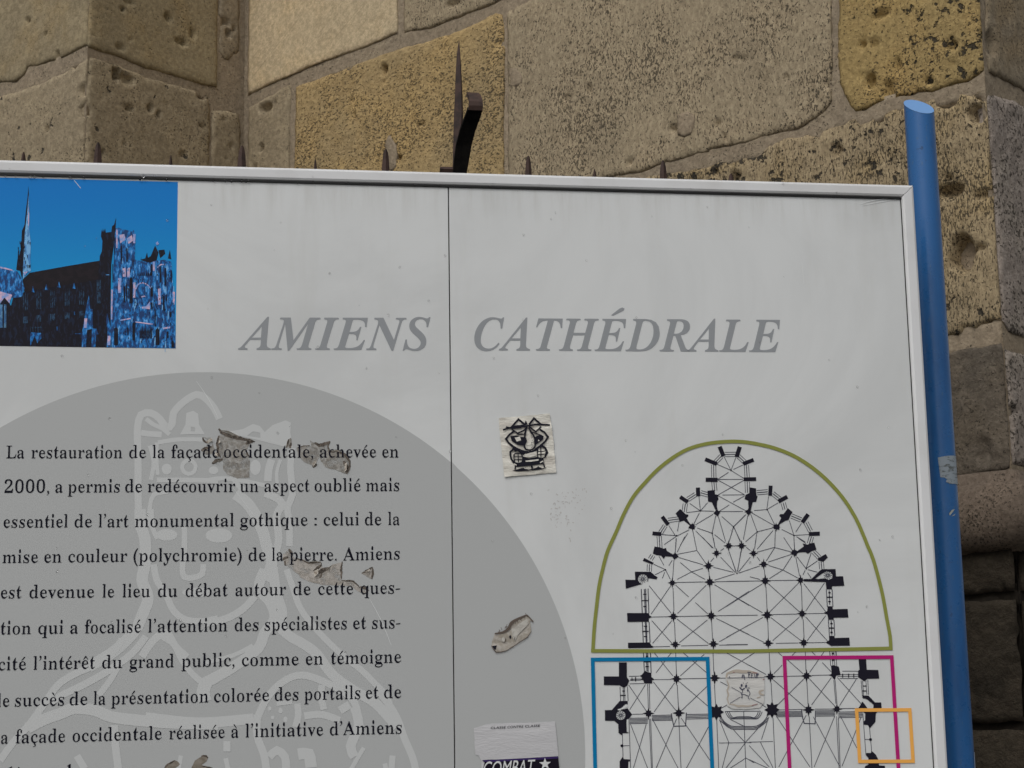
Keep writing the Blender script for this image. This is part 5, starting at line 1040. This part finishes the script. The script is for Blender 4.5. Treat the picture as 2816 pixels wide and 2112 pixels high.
L.poly(g2((760, 1060), (1000, 1000), (1010, 1080), (880, 1120), (770, 1110))); on(root, c0, L)

Hh = cv(1270, 1950, 7.373)
root, c0 = sticker('sticker', 'torn pale sticker with white COMBAT lettering and star on a black band', Hh((245, 385), (510, 300), (900, 285), (1300, 275), (1885, 250), (1905, 400), (1950, 900), (1975, 1250), (1990, 1500), (430, 1540), (400, 1250), (395, 1040), (340, 940), (270, 920), (255, 700)), paper('smooth_paper', ink(160, 160, 162), ink(152, 152, 154), 12, .0006), wr=.0005, wf=30, off=.0009)
L = Layer('black_band', pm('purple_black_ink', 18, 14, 24, .4), .0019, 3e-6); L.poly(Hh((405, 1035), (540, 1025), (700, 1022), (1150, 1000), (1600, 975), (1948, 955), (1975, 1250), (1985, 1500), (420, 1530), (430, 1200), (460, 1070))); on(root, c0, L)
L = Layer('purple_strip', pm('purple_ink', 44, 32, 72, .4), .0021, 3e-6); L.poly(Hh((405, 1035), (540, 1025), (700, 1022), (1150, 1000), (1600, 975), (1948, 955), (1950, 1000), (1600, 1022), (1150, 1045), (700, 1068), (450, 1072))); on(root, c0, L)
L = Layer('lettering', M_SHEET, .0023, 3e-6); word(L, 'COMBAT', 1270 + 415 / 7.373, 1270 + 1440 / 7.373, (1950 + 1345 / 7.373, 1950 + 1300 / 7.373), 55, SANS, 0, False, .18)
st = []
for i in range(10):
    a = -math.pi / 2 + i * math.pi / 5 - .03; r = (125 if i % 2 == 0 else 52) / 7.373; st.append((1270 + 1682 / 7.373 + r * math.cos(a), 1950 + 1112 / 7.373 + r * math.sin(a)))
L.poly(st); on(root, c0, L)
L = Layer('small_lettering', M_INK, .0019, 3e-6)
for s, a, b, y0, y1 in (('CLASSE', 580, 885, 405, 390), ('CONTRE', 918, 1238, 388, 375), ('CLASSE', 1275, 1578, 373, 358)): word(L, s, 1270 + a / 7.373, 1270 + b / 7.373, (1950 + y0 / 7.373, 1950 + y1 / 7.373), 9.2, SANS, 0, False, .15)
on(root, c0, L)

root, c0 = sticker('sticker_remnant', 'torn brownish scrap of a peeled sticker on the right part of the grey disc', I_((333, 1335), (345, 1350), (400, 1325), (440, 1300), (470, 1250), (520, 1215), (560, 1190), (600, 1180), (620, 1200), (652, 1238), (625, 1230), (635, 1315), (600, 1365), (540, 1400), (480, 1445), (420, 1480), (345, 1490), (305, 1435), (312, 1395)), burnt('torn_paper', ink(120, 114, 104), ink(142, 138, 132), 90), wr=.0008, off=.0006)
L = Layer('dirty_edge', pm('brown_edge', 76, 68, 62, .7), .0017, 3e-6)
for p, w in ((((333, 1335), (400, 1325), (450, 1290), (470, 1245), (530, 1210), (600, 1180)), 8), (((600, 1180), (652, 1238)), 4), (((305, 1435), (345, 1490), (420, 1478)), 2.5), (((635, 1315), (600, 1365), (480, 1445), (420, 1480)), 1.8), (((385, 1385), (400, 1370), (425, 1385), (410, 1410)), 2)): L.line(I_(*p), w, smooth=True, taper=True)
for i in range(26):
    x = rr.uniform(340, 620); y = 1335 - (x - 340) * .55 + rr.uniform(-8, 18); L.line(I_((x, y), (x + rr.uniform(-12, 12), y - rr.uniform(8, 26))), 1.2)
on(root, c0, L)
L = Layer('ink_mark', M_INK, .0019, 3e-6); L.poly(I_((310, 1438), (350, 1432), (340, 1465), (330, 1468))); L.ell(*I_((460, 1363))[0], 2.6, 5, 10); L.line(I_((495, 1390), (500, 1365)), 1.6); on(root, c0, L)
L = Layer('pale_mark', burnt('bare_paper', ink(150, 148, 142), ink(132, 129, 123), 140), .0019, 3e-6); L.ell(*I_((402, 1385))[0], 5, 6.5, 10); L.poly(I_((470, 1300), (600, 1210), (615, 1250), (520, 1350), (500, 1400), (475, 1360))); on(root, c0, L)

T_ = cv(1960, 1820, 11.06)
root, c0 = sticker('sticker_remnant', 'worn clear sticker with tiny big-eyed figure in the middle of the floor plan', T_((430, 300), (700, 250), (1100, 250), (1400, 330), (1560, 420), (1570, 900), (1540, 1250), (1420, 1400), (1000, 1440), (600, 1430), (420, 1330), (480, 1000), (440, 700), (380, 480)), paper('thin_film', ink(164, 163, 160), ink(160, 160, 158), 14, .0005), wr=.0004, off=.0012)
L = Layer('brown_edge', pm('pale_brown', 142, 134, 124, .7), .0018, 3e-6)
for p, w in ((((430, 350), (560, 310), (700, 280), (900, 300), (1100, 300), (1350, 350)), 9), (((420, 560), (480, 740), (430, 860), (470, 1000), (430, 1120), (480, 1280)), 4), (((480, 1290), (620, 1300), (750, 1350), (900, 1340), (1060, 1350), (1300, 1300)), 5), (((1540, 860), (1420, 900), (1440, 980), (1540, 1000)), 6), (((430, 340), (400, 480)), 6), (((1330, 1100), (1450, 1060)), 3)): L.line(T_(*p), w, smooth=True, taper=True)
on(root, c0, L)
L = Layer('red_brown_mark', pm('red_brown', 120, 92, 92, .7), .002, 3e-6)
for p in (((1180, 1330), (1350, 1280)), ((600, 320), (660, 325)), ((1200, 320), (1350, 350)), ((1510, 545), (1560, 530))): L.line(T_(*p), 2.2)
on(root, c0, L)
L = Layer('ink_drawing', pm('faded_ink', 52, 54, 70, .5), .0021, 3e-6)
L.ell(*T_((865, 715))[0], 2.6, 4.4, 10, .3); L.ell(*T_((1000, 740))[0], 3.0, 4.8, 10, .2)
for p, w in ((((800, 770), (880, 850), (960, 800)), 2.75), (((850, 930), (880, 1040), (870, 1110)), 2.2), (((880, 990), (980, 1000), (1060, 1040)), 1.8), (((1040, 820), (1100, 900), (1120, 980), (1070, 1060), (1100, 1150)), 1.6), (((910, 620), (925, 670)), 1), (((990, 670), (1050, 620)), 1), (((900, 860), (890, 960)), 1.4), (((1050, 790), (1120, 800)), 1.6), (((1030, 850), (1060, 900)), 2.5),
             (((875, 490), (890, 400), (940, 400), (965, 550)), 1.9), (((880, 440), (945, 440)), 1.6), (((1090, 500), (1075, 360), (1110, 370), (1085, 430)), 1.6), (((1210, 370), (1160, 370), (1155, 480), (1220, 480)), 1.5), (((1155, 425), (1210, 420)), 1.4), (((1260, 370), (1265, 470), (1300, 490), (1315, 370)), 1.5), (((1340, 470), (1330, 360), (1380, 370), (1345, 420)), 1.7), (((480, 450), (515, 470)), 2.0), (((1040, 315), (1150, 320)), 2.0)): L.line(T_(*p), w, smooth=len(p) > 4)
L.line(T_((430, 492), (1560, 470)), 1.4); L.line(T_((560, 770), (850, 940)), 1.2); L.line(T_((510, 1260), (830, 1070)), 1.2); L.line(T_((1130, 1100), (1500, 1290)), 1.2)
on(root, c0, L)

# ------------------------------------------------------------------ blue post
PR = .0226
pc = point(2530, 300, 2.79)
# centre so that the post touches the back of the frame
MB = mat('blue_enamel', ink(34, 82, 138), .3, coat=.12); t = NT(MB); v = t.objvec()
c = t.mix(t.ramp(t.noise(t.objvec(scale=(1, 1, .25)), 26, 6, .6), .45, .75), lin(34, 90, 146, 1.3), lin(26, 76, 128, 1.3)); c = t.mix(t.ramp(t.noise(t.objvec(scale=(1, 1, .4)), 170, 4, .6), .62, .70, 0, .45), c, lin(80, 110, 140)); c = t.mix(t.ramp(t.noise(v, 90, 5, .6), .64, .72, 0, .5), c, lin(24, 44, 70)); t.t.links.new(c, t.b.inputs['Base Color'])
t.t.links.new(t.ramp(t.noise(v, 40, 5), .3, .7, .24, .40), t.b.inputs['Roughness'])
def onpost(x, y, depth):
    p = point(x, y, depth); return p
pcx = None
# column position: pixel column of the axis at y=1100 and depth behind the frame back
ax = (2478 + 85 / 2 + (1100 - 300) * 0.0627 + 5.0)
pb = point(ax, 1100, 2.727)
base = np.array([pb[0], pb[1], 0])
post = thing('sign_post', 'round blue painted steel post with slanted cut top at the right edge of the sign', 'post', Matrix.Translation(tuple(base)))
ztop = None
def ztop_at():
    r = ray(2530, 294); k = (pb[1] - CAM[1]) / r[1]; return CAM[2] + r[2] * k
zt = ztop_at()
# oblique cut plane: highest at the back left, falling towards the viewer and to the right
Nn = 48; vs = []; fs = []
nvec = nrm([.14, -.62, .77])
for k in range(2):
    for i in range(Nn):
        a = 2 * math.pi * i / Nn; x, y = PR * math.cos(a), PR * math.sin(a)
        z = 0 if k == 0 else zt - (nvec[0] * x + nvec[1] * y) / nvec[2]
        vs.append((x, y, z))
for i in range(Nn): j = (i + 1) % Nn; fs.append((i, j, Nn + j, Nn + i))
o = mesh('tube', vs, fs, MB, post, smooth=True)
vs2 = [(v[0] * .995, v[1] * .995, v[2] + .0006) for v in vs[Nn:]]
cap_m = mat('blue_cap_skylit', lin(104, 146, 196, 1.3), .55)  # same post, paler: sky light on the slanted cut put into the colour
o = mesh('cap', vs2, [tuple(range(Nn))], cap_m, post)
def wrap(name, m, outline, parent_, off=.0006):
    """thin film on the tube: outline in pixels, carried to the tube's near surface"""
    pts = []
    for (x, y) in outline:
        r = ray(x, y); a = r[0] ** 2 + r[1] ** 2; dx, dy = CAM[0] - base[0], CAM[1] - base[1]
        b = 2 * (dx * r[0] + dy * r[1]); cc = dx * dx + dy * dy - (PR + off) ** 2; dsc = b * b - 4 * a * cc
        if dsc < 0: dsc = 0
        t_ = (-b - math.sqrt(dsc)) / (2 * a); p = CAM + r * t_; th = math.atan2(p[1] - base[1], p[0] - base[0]); pts.append((th, p[2]))
    B = []
    for i in range(len(pts)):
        a, b = np.array(pts[i]), np.array(pts[(i + 1) % len(pts)]); n = max(1, int(abs(b[0] - a[0]) / .08) + 1)
        for k in range(n): B.append(Vector(a + (b - a) * k / n))
    vs_, es_, fs_, *_ = delaunay_2d_cdt(B, [], [list(range(len(B)))], 1, 1e-7)
    # subdivide through a bmesh so that it follows the curve
    bm = bmesh.new(); bv = [bm.verts.new((p.x, p.y, 0)) for p in vs_]
    for f in fs_: bm.faces.new([bv[i] for i in f])
    bmesh.ops.subdivide_edges(bm, edges=bm.edges, cuts=3, use_grid_fill=True)
    for v_ in bm.verts: th, z = v_.co.x, v_.co.y; v_.co = Vector(((PR + off) * math.cos(th), (PR + off) * math.sin(th), z))
    bmesh.ops.recalc_face_normals(bm, faces=bm.faces)
    for f in bm.faces:
        c_ = f.calc_center_median()
        if f.normal.x * c_.x + f.normal.y * c_.y < 0: f.normal_flip()
    for f in bm.faces: f.smooth = True
    return bmobj(name, bm, m, parent_, None if parent_ else Matrix.Translation(tuple(base)))
mt = mat('grey_tape', ink(112, 120, 126), .5); t = NT(mt); v = t.objvec(scale=(1, 1, 3))
c = t.mix(t.ramp(t.noise(v, 90, 6, .7, .5), .50, .62), ink(116, 124, 130), ink(70, 74, 72)); t.t.links.new(c, t.b.inputs['Base Color'])
o = wrap('tape_remnant', mt, [(2579, 1258), (2600, 1254), (2634, 1253), (2637, 1334), (2628, 1331), (2612, 1330), (2601, 1325), (2604, 1318), (2597, 1313), (2586, 1312), (2583, 1290)], None)
tag(o, 'torn piece of grey tape stuck round the blue post', 'tape')
o = wrap('label_remnant', mat('pale_label', ink(128, 142, 160), .5), [(2678, 2068), (2690, 2068), (2692, 2124), (2681, 2124)], None)
tag(o, 'narrow pale blue label on the blue post near the bottom edge', 'label')
mc = pm('bare_metal', 128, 132, 128, .6)
for oc in ([(2610, 1412), (2618, 1402), (2626, 1400), (2620, 1408), (2612, 1418)], [(2616, 1420), (2628, 1412), (2624, 1418)], [(2634, 1398), (2642, 1394), (2642, 1402)], [(2641, 1412), (2644, 1416), (2644, 1424)]): wrap('paint_chip', mc, oc, post)
wrap('paint_chip', pm('dark_chip', 40, 48, 60, .6), [(2608, 1414), (2614, 1404), (2622, 1402), (2614, 1412)], post, .0004)

# ------------------------------------------------------------------ rain drops on sign and frame
bm = bmesh.new(); rw = random.Random(21)
def drop(x, y, r, d0):
    u, z = PF.hit(x, y); r *= .0005
    g_ = bmesh.ops.create_icosphere(bm, subdivisions=2, radius=1)
    for v_ in g_['verts']: v_.co = Vector((u + v_.co.x * r, d0 + v_.co.y * r * .4, z + v_.co.z * r * 1.15))
for i in range(75): drop(rw.uniform(0, 2460), rw.uniform(560, 1800), rw.uniform(1.5, 3.2), -.0008)
for i in range(40):
    x = rw.uniform(0, 2440); yy = 487 + x * .0218 + rw.uniform(-3, -1); drop(x, yy, rw.uniform(3, 4.5), -.0022)
for i in range(16):
    x = rw.uniform(0, 2440); drop(x, 470 + x * .0218 + rw.uniform(-12, 12), rw.uniform(2.2, 4), -.0045)
for f in bm.faces: f.smooth = True
mw = mat('rain_water', (1, 1, 1, 1), .02); mw.node_tree.nodes['Principled BSDF'].inputs['Transmission Weight'].default_value = 1; mw.node_tree.nodes['Principled BSDF'].inputs['IOR'].default_value = 1.33
o = bmobj('rain_drops', bm, mw, None, PF.M); o['kind'] = 'stuff'; o['label'] = 'scattered rain drops on the face of the sign'
